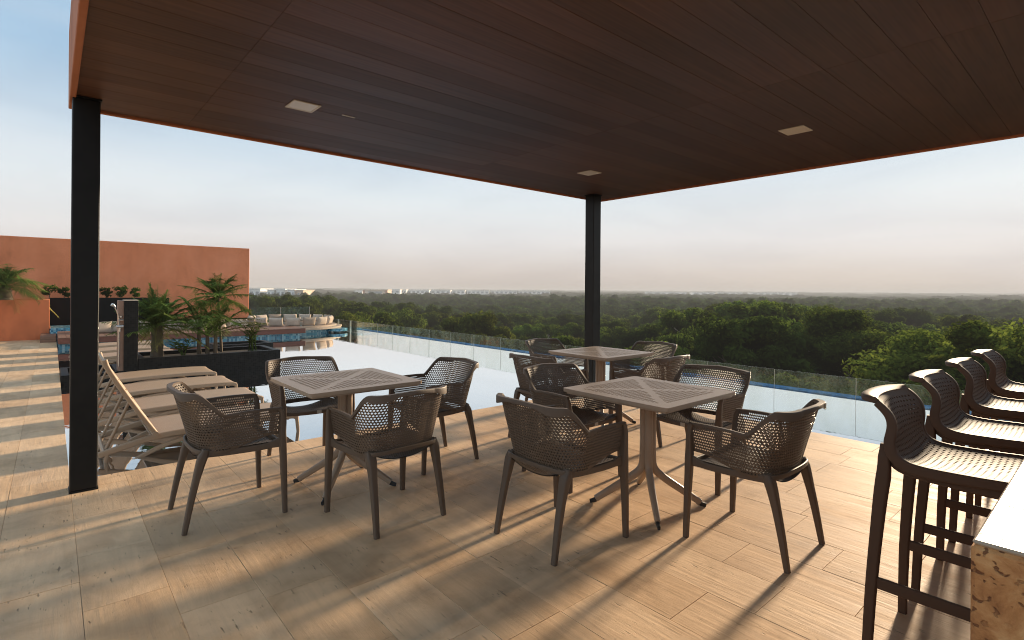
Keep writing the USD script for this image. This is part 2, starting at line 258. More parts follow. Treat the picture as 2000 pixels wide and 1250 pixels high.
M['coral'] = usdkit.material(stage, L + 'coral_stone', {'g': ('geometry', {}), 'n': ('noise_texture', {'scale': 13., 'detail': 10, 'roughness': .72, 'distortion': .4}), 'r': ('rgb_ramp', {'ramp': [(.32, (.20, .075, .024)), (.46, (.40, .18, .065)), (.57, (.50, .26, .105)), (.72, (.60, .38, .19))]}),
    'mp': ('mapping', {'scale': (1, 1, 1.5)}), 'v': ('noise_texture', {'scale': 85., 'detail': 1.5, 'roughness': .4, 'distortion': .3}), 'dn': ('noise_texture', {'scale': 30., 'detail': 4}), 'dm': ('math', {'math_type': 'multiply_add', 'value2': .12}), 'vr': ('rgb_ramp', {'ramp': [(.665, (0, 0, 0)), (.72, (.85, .85, .85))]}),
    'sel': ('noise_texture', {'scale': 7., 'detail': 1}), 'sr': ('rgb_ramp', {'ramp': [(.36, (0, 0, 0)), (.46, (1, 1, 1))]}), 'mm': ('mix', {'mix_type': 'multiply', 'fac': 1.0}), 'mx': ('mix', {'color2': (.11, .035, .014)}),
    'hs': ('math', {'math_type': 'subtract'}), 'b': ('bump', {'strength': .7, 'distance': .012}), 'p': ('principled_bsdf', {'roughness': .8, 'specular_ior_level': .3})},
    [('g.position', 'n.vector'), ('n.fac', 'r.fac'), ('g.position', 'mp.vector'), ('mp.vector', 'v.vector'), ('g.position', 'dn.vector'), ('dn.fac', 'dm.value1'), ('v.fac', 'dm.value3'), ('dm.value', 'vr.fac'), ('g.position', 'sel.vector'), ('sel.fac', 'sr.fac'), ('vr.color', 'mm.color1'), ('sr.color', 'mm.color2'),
     ('mm.color', 'mx.fac'), ('r.color', 'mx.color1'), ('mx.color', 'p.base_color'), ('n.fac', 'hs.value1'), ('mm.color', 'hs.value2'), ('hs.value', 'b.height'), ('b.normal', 'p.normal')], surface='p.BSDF')
M['counter_top'] = travertine('counter_top_stone', (.43, .345, .26), (.35, .27, .195), 2.0, 10., .5)
M['water'] = usdkit.material(stage, L + 'pool_water', {'g': ('geometry', {}), 'mp': ('mapping', {'scale': (1., 1.8, 1)}), 'n': ('noise_texture', {'scale': 2.6, 'detail': 3, 'roughness': .5}), 'b': ('bump', {'strength': .05, 'distance': .02}),
    'f': ('fresnel', {'IOR': 1.33}), 'fr': ('rgb_ramp', {'ramp': [(0.0, (.2, .2, .2)), (.03, (.4, .4, .4)), (.10, (.58, .58, .58)), (.2, (.76, .76, .76)), (.34, (.95, .95, .95)), (.5, (1, 1, 1)), (1, (1, 1, 1))]}), 'gl': ('glossy_bsdf', {'color': (1, 1, 1), 'roughness': .0}), 't': ('transparent_bsdf', {'color': (.55, .78, .80)}), 'mx': ('mix_closure', {})},
    [('g.position', 'mp.vector'), ('mp.vector', 'n.vector'), ('n.fac', 'b.height'), ('b.normal', 'gl.normal'), ('f.fac', 'fr.fac'), ('fr.color', 'mx.fac'), ('t.BSDF', 'mx.closure1'), ('gl.BSDF', 'mx.closure2')], surface='mx.closure')
M['glass'] = usdkit.material(stage, L + 'fence_glass', {'g': ('geometry', {}), 'mp': ('mapping', {'scale': (3.2, 3.2, 1.4)}), 'n': ('noise_texture', {'scale': 1.5, 'detail': 7, 'roughness': .7}), 'r': ('rgb_ramp', {'ramp': [(.42, (.03, .03, .03)), (.74, (.15, .15, .15))]}),
    'f': ('fresnel', {'IOR': 1.10}), 'gl': ('glossy_bsdf', {'color': (1, 1, 1), 'roughness': .02}), 't': ('transparent_bsdf', {'color': (.95, .97, .96)}), 'd': ('diffuse_bsdf', {'color': (.19, .235, .19)}), 'tl': ('translucent_bsdf', {'color': (.19, .235, .19)}), 'film': ('mix_closure', {'fac': .5}), 'm1': ('mix_closure', {}), 'm2': ('mix_closure', {})},
    [('g.position', 'mp.vector'), ('mp.vector', 'n.vector'), ('n.fac', 'r.fac'), ('r.color', 'm1.fac'), ('t.BSDF', 'm1.closure1'), ('d.BSDF', 'film.closure1'), ('tl.BSDF', 'film.closure2'), ('film.closure', 'm1.closure2'), ('f.fac', 'm2.fac'), ('m1.closure', 'm2.closure1'), ('gl.BSDF', 'm2.closure2')], surface='m2.closure')
def leafmat(name, a, b, tr=.48, rough=.65):
    return usdkit.material(stage, L + name, {'g': ('geometry', {}), 'o': ('object_info', {}), 'r': ('rgb_ramp', {'ramp': [(0, a), (1, b)]}), 'hv': ('hsv', {}), 'cn': ('noise_texture', {'scale': .5, 'detail': 3}), 'cm': ('map_range', {'from_min': .35, 'from_max': .68, 'to_min': .42, 'to_max': 1.6, 'clamp': True}), 'mv': ('math', {'math_type': 'multiply'}), 'ov': ('map_range', {'from_min': 0, 'from_max': 1, 'to_min': .72, 'to_max': 1.3}), 'oh': ('map_range', {'from_min': 0, 'from_max': 1, 'to_min': .485, 'to_max': .515}),
        'p': ('diffuse_bsdf', {}), 't': ('translucent_bsdf', {}), 'mx': ('mix_closure', {'fac': tr})},
        [('g.random_per_island', 'r.fac'), ('r.color', 'hv.color'), ('o.random', 'ov.value'), ('g.position', 'cn.vector'), ('cn.fac', 'cm.value'), ('cm.result', 'mv.value1'), ('ov.result', 'mv.value2'), ('mv.value', 'hv.value'), ('o.random', 'oh.value'), ('oh.result', 'hv.hue'), ('hv.color', 'p.color'), ('hv.color', 't.color'), ('p.BSDF', 'mx.closure1'), ('t.BSDF', 'mx.closure2')], surface='mx.closure')
LEAF = [leafmat('leaves_dark', (.050, .074, .014), (.095, .128, .024)), leafmat('leaves_mid', (.076, .104, .017), (.144, .182, .032)), leafmat('leaves_bright', (.090, .115, .020), (.155, .182, .038))]
M['far_leaf'] = leafmat('far_leaves', (.050, .072, .018), (.10, .125, .034), .3)
M['palm'] = leafmat('palm_leaves', (.10, .145, .035), (.27, .30, .09), .3, .4)
M['palm_dry'] = leafmat('palm_leaves_dry', (.16, .16, .05), (.28, .24, .09), .3, .5)
M['reed'] = leafmat('reed_leaves', (.08, .12, .03), (.17, .2, .06), .3, .45)

# ------------------------------------------------------------------ terrain, building mass, haze
GZ = -10.0
struct('terrain', bx(-640, 4120, -640, 4120, GZ - 2, GZ), M['ground'])
HAZE = .00075
hz = bx(-700, 4200, -700, 4200, GZ - 3.2, 9.0)
haze_mat = usdkit.material(stage, L + 'haze_air', {'v': ('principled_volume', {'color': (.66, .66, .67), 'density': HAZE, 'anisotropy': .0})}, volume='v.volume')
tag(usdkit.mesh(stage, '/World/haze', hz, haze_mat).GetPrim(), kind='stuff')

PX0, PX1, PY = .11, 5.755, 4.94          # deck edges: left pool edge, right pool edge, near pool edge
WZ = -.05
# building block below the terrace (sides visible only from elsewhere), pool shell
struct('building_base', cat_([bx(-9, 8.5, -8, 22.2, GZ, -1.45)]), M['facade'])
struct('pool_floor', cat_([bx(PX0, 2.45, PY, 10.2, -.6, -.21), bx(2.45, 8.23, PY, 21.5, -1.45, -1.3), bx(5.76, 8.23, -7.5, PY, -1.45, -1.3), bx(PX0, 2.45, 10.2, 21.5, -.6, -.21)]), M['mosaic_floor'])
struct('pool_water', cat_([trimesh.Trimesh([(PX0, PY, WZ), (8.25, PY, WZ), (8.25, 21.5, WZ), (PX0, 21.5, WZ)], [(0, 1, 2), (0, 2, 3)]), trimesh.Trimesh([(PX1 - .01, -7.5, WZ), (8.25, -7.5, WZ), (8.25, PY, WZ), (PX1 - .01, PY, WZ)], [(0, 1, 2), (0, 2, 3)])]), M['water'])
struct('pool_edge_coping', bx(8.25, 8.5, -7.5, 22.2, -1.45, WZ + .012, .006), M['mosaic_edge'])
# ------------------------------------------------------------------ travertine terrace
fl = struct('terrace_floor', cat_([bx(PX0, PX1 - .004, -6, PY - .004, -1.44, -.006), bx(-8, PX0 - .004, -6, 18.6, -1.44, -.006), bx(-8, PX0 - .004, 18.6, 22, -1.44, -.006)]), M['grout'])
TW, GAP = .31361, .0018
def tile(x0, x1, y0, y1, dz=0.):
    return bx(x0 + GAP / 2, x1 - GAP / 2, y0 + GAP / 2, y1 - GAP / 2, -.03, dz, .0009)
tr = random.Random(3); restm = [[] for _ in TRAV]
tile_count = 0
def lay(x0, x1, ya, yb, first, single_from, single_to):
    """one row of tiles running away from the camera between ya and yb; joints at first + k*0.6"""
    global tile_count
    y = first
    while y > ya: y -= .6
    ys = [ya] + [v for v in np.arange(y, yb, .6) if v > ya + .05 and v < yb - .05] + [yb]
    for a, b in zip(ys[:-1], ys[1:]):
        k = tr.choices(range(4), (4, 3, 3, .8))[0]; dz = tr.uniform(-.0008, .0008); t = tile(x0, x1, a, b, dz)
        if b > single_from and a < single_to and tile_count < 296:
            part(fl, 'tile', t, TRAV[k]); tile_count += 1
        else: restm[k].append(t)
firsts = {-2: 3.52, -1: 3.82, 0: 4.11, 1: 3.83, 2: 4.32, 3: 3.55, 4: 4.0}
for r in range(18):
    x0 = PX0 + r * TW; f0 = firsts.get(r, 3.3 + tr.uniform(0, 1.2))
    lay(x0, min(x0 + TW, PX1 - .002), -1.2, PY, f0, -.6 if r > 4 else .6, 9)
for r in range(-1, -8, -1):
    x0 = PX0 + r * TW; lay(x0, x0 + TW, -1.2, 18.58, firsts.get(r, 3 + tr.uniform(0, .6)), (2.2, 7., 12.5)[-r - 1] if r > -4 else 99, (16, 16, 18)[-r - 1] if r > -4 else 0)
for k, ms in enumerate(restm):
    if ms: part(fl, 'distant_tile', cat_(ms), TRAV[k], kind='stuff')

# ------------------------------------------------------------------ roof canopy with board soffit, columns, downlights
RX0, RX1, RY1, RY0, SZ = .085, 5.93, 4.955, -.75, 2.68
roof = thing('roof_canopy', 'dark brown board-lined roof canopy with orange rendered edge over the terrace', 'roof')
part(roof, 'roof_slab', bx(RX0 + .05, RX1 - .05, RY0, RY1 - .05, SZ + .03, 3.12), M['black_stone'])
ft = .035
part(roof, 'fascia', bx(RX0, RX0 + ft, RY0, RY1, SZ - .018, 3.22, .004), M['fascia'])
part(roof, 'fascia', bx(RX0 + ft, RX1 - ft, RY1 - ft, RY1, SZ - .018, 3.22, .004), M['fascia'])
part(roof, 'fascia', bx(RX1 - ft, RX1, RY0, RY1, SZ - .018, 3.22, .004), M['fascia'])
xs = [RX0 + ft, .81, 3.37, RX1 - ft]; bw = .1795; wr = random.Random(5); y = RY1 - ft; rest = []
while y > RY0 + .04 + bw:
    for a, b in zip(xs[:-1], xs[1:]):
        m = bx(a + .0006, b - .0006, y - bw + .0009, y - .0009, SZ + wr.uniform(0, .0008), SZ + .025, .0008)
        if y > -.45: part(roof, 'soffit_board', m, WOOD[wr.randrange(3)])
        else: rest.append(m)
    y -= bw
part(roof, 'soffit_board_behind', cat_(rest), WOOD[1], kind='stuff')
def column(x0, y0, label):
    t = thing('steel_column', label, 'column', (x0, y0, 0))
    part(t, 'post', bx(-.075, .075, -.075, .075, .012, SZ - .0125, .006), M['steel'])
    part(t, 'base_plate', bx(-.079, .079, -.079, .079, .001, .012, .002), M['steel']); part(t, 'top_plate', bx(-.083, .083, -.083, .083, SZ - .012, SZ - .0025, .002), M['steel'])
column(.175, 4.70, 'black square steel column at the left, beside the loungers')
column(5.505, 4.70, 'black square steel column at the far corner, behind the farthest table')
def light(x, y, label, s=1.):
    t = thing('ceiling_light', label, 'ceiling light', (x, y, SZ), 0, 'flush square downlights in the soffit')
    part(t, 'frame', cat_([bx(-.095, .095, -.095, -.082, -.006, .0, .001), bx(-.095, .095, .082, .095, -.006, 0, .001), bx(-.095, -.082, -.0815, .0815, -.006, 0, .001), bx(.082, .095, -.0815, .0815, -.006, 0, .001)]), M['lamp_plate'])
    part(t, 'diffuser', bx(-.0815, .0815, -.0815, .0815, -.004, .0, .001), M['lamp_glass'])
k_ = 1.29 / 1.36
light(1.41 * k_, 4.02 * k_, 'flush square downlight nearest the left column'); light(4.70 * k_, 1.82 * k_, 'flush square downlight above the bar stools, near the right roof edge'); light(4.67 * k_, 4.05 * k_, 'flush square downlight close to the far corner column')
sl = solo('ceiling_vent', bx(1.62, 1.72, 3.80, 3.812, SZ - .004, SZ + .0, .0008), M['lamp_plate'], 'tiny pale slot plate in the soffit right of the left downlight', 'vent')

# ------------------------------------------------------------------ armchair
def chair_parts():
    FR = np.array([0, .30, .42, .58, .70, 1.0])
    def plan(t, z):
        s = np.clip((z - .42) / .24, 0, 1.6); w = .244 + .041 * np.minimum(s, 1) ** .85; yr = -.185 - .10 * np.clip((z - .42) / .38, 0, 1.1) ** 1.15; rc = .12 + .03 * np.minimum(s, 1)
        yf = .235 + .012 * np.minimum(s, 1)
        tt = np.minimum(t, 1 - t); sg = np.where(t < .5, -1., 1.)
        a = np.clip(tt / .30, 0, 1); xa = w - .012 * (1 - a) * 1.0; ya = yf + (yr + rc - yf) * a
        b = np.clip((tt - .30) / .12, 0, 1) * math.pi / 2; xb = w - rc + rc * np.cos(b); yb = yr + rc - rc * np.sin(b)
        c = np.clip((tt - .42) / .08, 0, 1); xc = (w - rc) * (1 - c); yc = yr - .018 * (1 - (1 - c) ** 2)
        x = np.where(tt < .30, xa, np.where(tt < .42, xb, xc)); yv = np.where(tt < .30, ya, np.where(tt < .42, yb, yc))
        return np.stack([sg * x, yv, z], -1)
    ztop = lambda t: .652 + .006 * np.sin(np.minimum(t, 1 - t) / .3 * 3.1) + .140 * smooth01(.288, .352, np.minimum(t, 1 - t)) + .012 * smooth01(.35, .5, np.minimum(t, 1 - t))
    zbot = lambda t: .428 + .062 * smooth01(.34, .04, np.minimum(t, 1 - t))
    fn = lambda q: plan(q[:, 0], q[:, 1])
    pu, pv, hole, solid = .0100, .0160, [], []
    for k in range(26):
        off = (k % 2) * pu / 2
        z0, z1 = .424 + k * pv, .424 + (k + 1) * pv
        for i in range(-1, 101):
            a, b = np.clip(i * pu + off, 0, 1), np.clip((i + 1) * pu + off, 0, 1)
            if b - a < 1e-6: continue
            ta, tb = ztop(a), ztop(b); ba, bb = zbot(a), zbot(b)
            if z1 <= min(ba, bb) or z0 >= max(ta, tb): continue
            if b - a > pu * .9 and z0 > max(ba, bb) + .003 and z1 < min(ta, tb) - .008 and a > .012 and b < .988: hole.append([(a, z0), (b, z0), (b, z1), (a, z1)])
            else: solid.append([(a, np.clip(z0, ba, ta)), (b, np.clip(z0, bb, tb)), (b, np.clip(z1, bb, tb)), (a, np.clip(z1, ba, ta))])
    shell = perforated(fn, np.array(hole), np.array(solid), .90, .0055)
    # seat bowl
    SX, SY0, SY1 = .250, -.20, .238
    def sf(q):
        x, y_ = q[:, 0], q[:, 1]; xe = x * (1 - .12 * smooth01(.0, -.2, y_)); r = (1 - (np.abs(x) / SX) ** 2.2)
        z = .446 - .054 * r * (1 - .68 * smooth01(-.08, .2, y_)) - .018 * smooth01(.19, .24, y_) + .0 * y_
        return np.stack([xe, y_, z], -1)
    nx, ny, hole, solid = 30, 28, [], []
    gx, gy = np.linspace(-SX, SX, nx + 1), np.linspace(SY0, SY1, ny + 1)
    for j in range(ny):
        o = (j % 2) * .5 * (gx[1] - gx[0])
        for i in range(-1, nx + 1):
            a, b = np.clip([-SX + i * (gx[1] - gx[0]) + o, -SX + (i + 1) * (gx[1] - gx[0]) + o], -SX, SX)
            if b - a < 1e-6: continue
            c = [(a, gy[j]), (b, gy[j]), (b, gy[j + 1]), (a, gy[j + 1])]
            (hole if abs(a) < SX - .012 and abs(b) < SX - .012 and 1 <= j < ny - 2 else solid).append(c)
    seat = perforated(sf, np.array(hole), np.array(solid), .80, .0055)
    # rim
    t = np.linspace(.006, .994, 120); P = plan(t, ztop(t)); mt = np.minimum(t, 1 - t); bk = smooth01(.30, .40, mt)
    cn = np.exp(-((mt - .372) / .042) ** 2); out = .010 + .012 * bk + .008 * cn; dn = .010 + .005 * bk + .026 * cn
    prof = np.stack([np.stack([np.full_like(t, .006), np.full_like(t, .004)], -1), np.stack([-out * .8, np.full_like(t, .005)], -1), np.stack([-out, np.full_like(t, .0)], -1), np.stack([-out, -dn], -1), np.stack([-out + .005, -dn], -1), np.stack([-out + .006, np.full_like(t, -.008)], -1), np.stack([np.full_like(t, .006), np.full_like(t, -.009)], -1)], 1)
    # side vector of sweep = T x up ; the path runs left arm -> back -> right arm, so +side points inward or outward: test
    rim = sweep(P, prof * [[[-1, 1]]], None)
    if abs(rim.bounds[0][1]) < abs(P[:, 1].min()) + .01: rim = sweep(P, prof, None)
    # legs
    pr = rr(.046, .040, .011, 3)
    fl_ = curve([(-.272, .262, .0), (-.270, .255, .22), (-.266, .247, .45), (-.273, .243, .60), (-.2765, .226, .652)], 6)
    fs = np.interp(fl_[:, 2], [0, .3, .45, .66], [.68, .9, 1.02, .62])
    front = sweep(fl_, pr, np.stack([fs, fs], 1), (0, 1, 0))
    rl = curve([(-.230, -.272, .0), (-.224, -.234, .20), (-.219, -.192, .38), (-.222, -.166, .458)], 6)
    rs = np.interp(rl[:, 2], [0, .3, .42, .46], [.66, .95, 1.25, .8]); rear = sweep(rl, pr, np.stack([rs, rs], 1), (0, 1, 0))
    # rails
    rp = rr(.020, .040, .008, 2)
    side = curve([(-.258, .232, .438), (-.247, .15, .425), (-.238, .0, .425), (-.226, -.12, .428), (-.221, -.17, .436)], 5)
    ss = np.interp(np.linspace(0, 1, len(side)), [0, .18, .8, 1], [1.5, 1, 1, 1.4]); rail = sweep(side, rp, np.stack([np.ones_like(ss), ss], 1))
    a = np.linspace(0, math.pi, 25); back = np.stack([-.226 * np.cos(a) ** 1 , -.165 - .058 * np.sin(a) ** .6, .444 + .004 * np.sin(a)], -1)
    brail = sweep(back, rr(.012, .026, .005, 2)); frail = sweep(curve([(-.25, .236, .436), (-.12, .246, .428), (.12, .246, .428), (.25, .236, .436)], 5), rr(.02, .03, .008, 2))
    return dict(shell=shell, seat=seat, rim=rim, front=front, rear=rear, rail=rail, brail=brail, frail=frail)
CP = chair_parts(); chair0 = None
def chair(x, y, face, label):
    """face: degrees, 0 = looking towards +Y"""
    global chair0
    if chair0 is None:
        t = thing('armchair', label, 'armchair', (x, y, 0), face, 'perforated taupe armchairs around the tables')
        part(t, 'backrest', CP['shell'], M['chair']); part(t, 'seat', CP['seat'], M['chair']); part(t, 'armrest_rim', CP['rim'], M['chair'], 40)
        for m in (CP['front'], mirror(CP['front']), CP['rear'], mirror(CP['rear'])): part(t, 'leg', m, M['chair'], 40)
        part(t, 'seat_rail', CP['rail'], M['chair'], 40); part(t, 'seat_rail', mirror(CP['rail']), M['chair'], 40); part(t, 'back_rail', CP['brail'], M['chair'], 40); part(t, 'front_rail', CP['frail'], M['chair'], 40)
        part(t, 'tag', bx(-.018, .018, .2555, .2585, .417, .442, .001), M['tag']); chair0 = t
    else: copy(chair0, label, (x, y, 0), face)
# face angles: +Y 0, +X -90, -Y 180, -X 90
T_L, T_R, T_F = (1.585, 3.63), (2.945, 2.035), (4.39, 3.63)
chair(.845, 3.69, -90, 'taupe perforated armchair nearest the left column, facing the left table')
chair(1.595, 3.01, 3, 'taupe perforated armchair on the near side of the left table, back to the viewer')
chair(2.385, 3.72, 90, 'taupe perforated armchair at the right side of the left table')
chair(1.60, 4.385, 178, 'taupe perforated armchair behind the left table, at the pool edge')
chair(2.205, 2.12, -90, 'taupe perforated armchair at the near left of the middle table, back to the viewer')
chair(3.00, 1.365, 0, 'taupe perforated armchair at the near right of the middle table, beside the open floor')
chair(3.715, 2.10, 91, 'taupe perforated armchair on the water side of the middle table')
chair(2.985, 2.755, 179, 'taupe perforated armchair between the middle table and the left table, facing the viewer')
chair(4.52, 4.42, 182, 'taupe perforated armchair behind the farthest table, left of the far column')
chair(3.555, 3.58, -90, 'taupe perforated armchair on the left side of the farthest table, seen from behind')
chair(5.095, 3.58, 88, 'taupe perforated armchair right of the far column, facing the farthest table')
chair(4.35, 2.985, 0, 'taupe perforated armchair on the near side of the farthest table, back to the viewer')

# ------------------------------------------------------------------ tables
def table_parts():
    S, b = .395, .075; r = .02
    outer = sbox(-S + r, -S + r, S - r, S - r).buffer(r, quad_segs=3); holes = []
    n = 32; st = 2 * (S - b) / n; nx = 20; sx_ = 2 * (S - b) / nx
    for j in range(n):
        for i in range(nx):
            cx, cy = -(S - b) + (i + .5) * sx_, -(S - b) + (j + .5) * st
            if abs(abs(cx) - abs(cy)) < .036: continue
            holes.append(sbox(cx - sx_ * .33, cy - st * .29, cx + sx_ * .33, cy + st * .29))
    top = trimesh.creation.extrude_polygon(outer.difference(unary_union(holes)), .022, engine='earcut'); top.apply_translation((0, 0, .728))
    apron = trimesh.creation.extrude_polygon(outer.buffer(-.02).difference(outer.buffer(-.036)), .014, engine='earcut'); apron.apply_translation((0, 0, .714))
    pr = rr(.050, .048, .017, 3)
    pth = curve([(.026, 0, .728), (.026, 0, .55), (.027, 0, .34), (.040, 0, .245), (.10, 0, .185), (.22, 0, .105), (.335, 0, .030)], 6)
    s = np.interp(np.linspace(0, 1, len(pth)), [0, .5, .75, 1], [1, 1, .97, .80]); leg = sweep(pth, pr, np.stack([s, s * np.interp(np.linspace(0, 1, len(pth)), [0, .6, 1], [1, .95, .9])], 1), (0, 1, 0))
    cap = sweep(curve([(.318, 0, .034), (.345, 0, .019), (.372, 0, .012)], 3), rr(.034, .022, .008, 2), np.linspace(1.02, .75, 7), (0, 1, 0))
    hub = bx(-.06, .06, -.06, .06, .702, .727, .008)
    return top, apron, leg, cap, hub
TP = table_parts(); table0 = None
def table(c, rot, label):
    global table0
    if table0 is None:
        t = thing('cafe_table', label, 'table', (*c, 0), rot, 'square slotted cafe tables')
        part(t, 'tabletop', TP[0], M['table']); part(t, 'apron', TP[1], M['table']); part(t, 'hub', TP[4], M['table'])
        for a in (45, 135, 225, 315):
            lg = part(t, 'leg', tf(TP[2], rz=a), M['table'], 40); part(lg, 'foot_cap', tf(TP[3], rz=a), M['foot'], 40)
        table0 = t
    else: copy(table0, label, (*c, 0), rot)
table(T_R, 90, 'square taupe slotted table in the middle, nearest the bar stools')
table(T_L, 0, 'square taupe slotted table at the left, nearest the loungers')
table(T_F, 90, 'square taupe slotted table farthest away, in front of the far column')

# ------------------------------------------------------------------ bar stools
def stool_parts():
    prof = curve([(.215, .742), (.17, .757), (.05, .752), (-.08, .750), (-.145, .764), (-.178, .808), (-.203, .875), (-.232, .94), (-.262, .984), (-.290, 1.0)], 6)
    dl = np.r_[0, np.cumsum(np.linalg.norm(np.diff(prof, axis=0), axis=1))]; Ltot = dl[-1]
    def fn(q):
        u, v = q[:, 0], q[:, 1]; y_ = np.interp(v, dl, prof[:, 0]); z = np.interp(v, dl, prof[:, 1]); bk = smooth01(.38, .56, v)
        w = .218 - .012 * bk - .030 * smooth01(.58, .66, v) ** 2 * np.abs(u) ** 4; x = u * w
        d = (u * u) * (1 - bk) * .020; fwd = u * u * bk * .050 * (1 - .5 * smooth01(.56, .66, v))
        return np.stack([x, y_ + fwd, z + d], -1)
    nu, nv, hole, solid = 20, 33, [], []; V1 = Ltot - .036
    vs = np.linspace(0, V1, nv + 1)
    for j in range(nv):
        o = (j % 2) / nu
        for i in range(-1, nu + 1):
            a, b = np.clip([-1 + 2 * i / nu + o, -1 + 2 * (i + 1) / nu + o], -1, 1)
            if b - a < 1e-6: continue
            c = [(a, vs[j]), (b, vs[j]), (b, vs[j + 1]), (a, vs[j + 1])]
            (hole if a > -.93 and b < .93 and 1 <= j < nv - 1 else solid).append(c)
    seat_h = [h for h in hole if h[0][1] < .40]; back_h = [h for h in hole if h[0][1] >= .40]; seat_s = [h for h in solid if h[0][1] < .40]; back_s = [h for h in solid if h[0][1] >= .40]
    seat = perforated(fn, np.array(seat_h), np.array(seat_s), .66, .006); back = perforated(fn, np.array(back_h), np.array(back_s), .62, .006)
    # rolled top lip
    us = np.linspace(-1, 1, 33); P = fn(np.stack([us, np.full_like(us, V1)], -1)); 
    lp = np.array([(.004, .003), (.000, .007), (-.022, .016), (-.044, .017), (-.058, .008), (-.056, -.006), (-.030, -.008), (-.001, -.006)])
    e = (1 - np.abs(us) ** 6 * .55)
    lip = sweep(P, lp * [[-1, 1]], np.stack([e, np.ones_like(e)], 1))
    if lip.bounds[0][1] > P[:, 1].min() - .02: lip = sweep(P, lp, np.stack([e, np.ones_like(e)], 1))
    # side edges
    vv = np.linspace(0, V1, 60); edges = []
    for u in (-1, 1):
        E = fn(np.stack([np.full_like(vv, u), vv], -1)); t_ = np.gradient(E, axis=0); nn = np.stack([0 * vv, t_[:, 2], -t_[:, 1]], -1); nn /= np.linalg.norm(nn, axis=1, keepdims=True)
        th = np.interp(vv, [0, .1, .33, .44, .55, .62, V1], [.026, .034, .040, .036, .030, .026, .020]); E = E - nn * (th / 2 - .005)[:, None]
        edges.append(sweep(E, rr(1.0, .024, .008, 2) * [1, 1] if False else np.stack([rr(h_, .024, .007, 2) for h_ in th]), None, (1, 0, 0)))
    fe = sweep(fn(np.stack([us, np.full_like(us, 0.)], -1)) + [0, .0, -.008], rr(.016, .024, .006, 2))
    pr = rr(.050, .034, .010, 3)
    rl = curve([(-.248, -.246, 0), (-.228, -.236, .30), (-.212, -.216, .60), (-.210, -.204, .72), (-.210, -.203, .79), (-.211, -.204, .83)], 6)
    s = np.interp(rl[:, 2], [0, .5, .70, .78, .84], [.80, 1.0, 1.15, .95, .45]); rear = sweep(rl, pr, np.stack([s * .8, s], 1), (1, 0, 0))
    fl_ = curve([(-.24, .235, 0), (-.222, .215, .35), (-.204, .195, .735)], 6); s = np.interp(fl_[:, 2], [0, .5, .74], [.72, .9, 1.0]); front = sweep(fl_, pr, np.stack([s * .8, s], 1), (1, 0, 0))
    srail = sweep(curve([(-.228, -.238, .312), (-.226, -.2, .310), (-.224, 0, .310), (-.222, .19, .310), (-.224, .22, .312)], 4), rr(.018, .044, .007, 2), np.stack([np.ones(17), np.interp(np.linspace(0, 1, 17), [0, .15, .85, 1], [1.6, 1, 1, 1.6])], 1))
    frail = bx(-.225, .225, .212, .236, .20, .245, .006); skirt = sweep(curve([(-.202, .20, .736), (-.198, 0, .732), (-.196, -.14, .742), (-.196, -.19, .775)], 5), rr(.016, .034, .006, 2))
    return seat, back, lip, edges, fe, rear, front, srail, frail, skirt
SP = stool_parts(); stool0 = None
def stool(x, label, dy=0):
    global stool0
    loc = (x, .385 + dy, 0)
    if stool0 is None:
        t = thing('bar_stool', label, 'bar stool', loc, 180, 'brown perforated stools along the bar')
        part(t, 'seat', SP[0], M['stool']); b = part(t, 'backrest', SP[1], M['stool']); part(b, 'lip', SP[2], M['stool'], 50)
        for e in SP[3]: part(t, 'side_edge', e, M['stool'], 50)
        part(t, 'front_edge', SP[4], M['stool'], 50)
        for m in (SP[5], mirror(SP[5]), SP[6], mirror(SP[6])): part(t, 'leg', m, M['stool'], 40)
        part(t, 'foot_rail', SP[7], M['stool'], 40); part(t, 'foot_rail', mirror(SP[7]), M['stool'], 40); part(t, 'foot_rail', SP[8], M['stool']); part(t, 'seat_rail', SP[9], M['stool'], 40); part(t, 'seat_rail', mirror(SP[9]), M['stool'], 40)
        stool0 = t
    else: copy(stool0, label, loc, 180)
stool(2.565, 'brown bar stool nearest the viewer, its seat against the stone bar counter')
stool(3.275, 'brown bar stool second from the viewer along the bar'); stool(4.07, 'brown bar stool third from the viewer along the bar'); stool(4.86, 'brown bar stool farthest from the viewer along the bar')
ct = thing('bar_counter', 'pitted coral stone bar counter with a pale polished top', 'bar counter')
part(ct, 'counter_body', bx(.965, 7.2, -.55, .1395, 0.0, 1.0435, .005), M['coral']); part(ct, 'counter_top', bx(.9665, 7.2, -.549, .138, 1.0438, 1.05, .003), M['counter_top'])

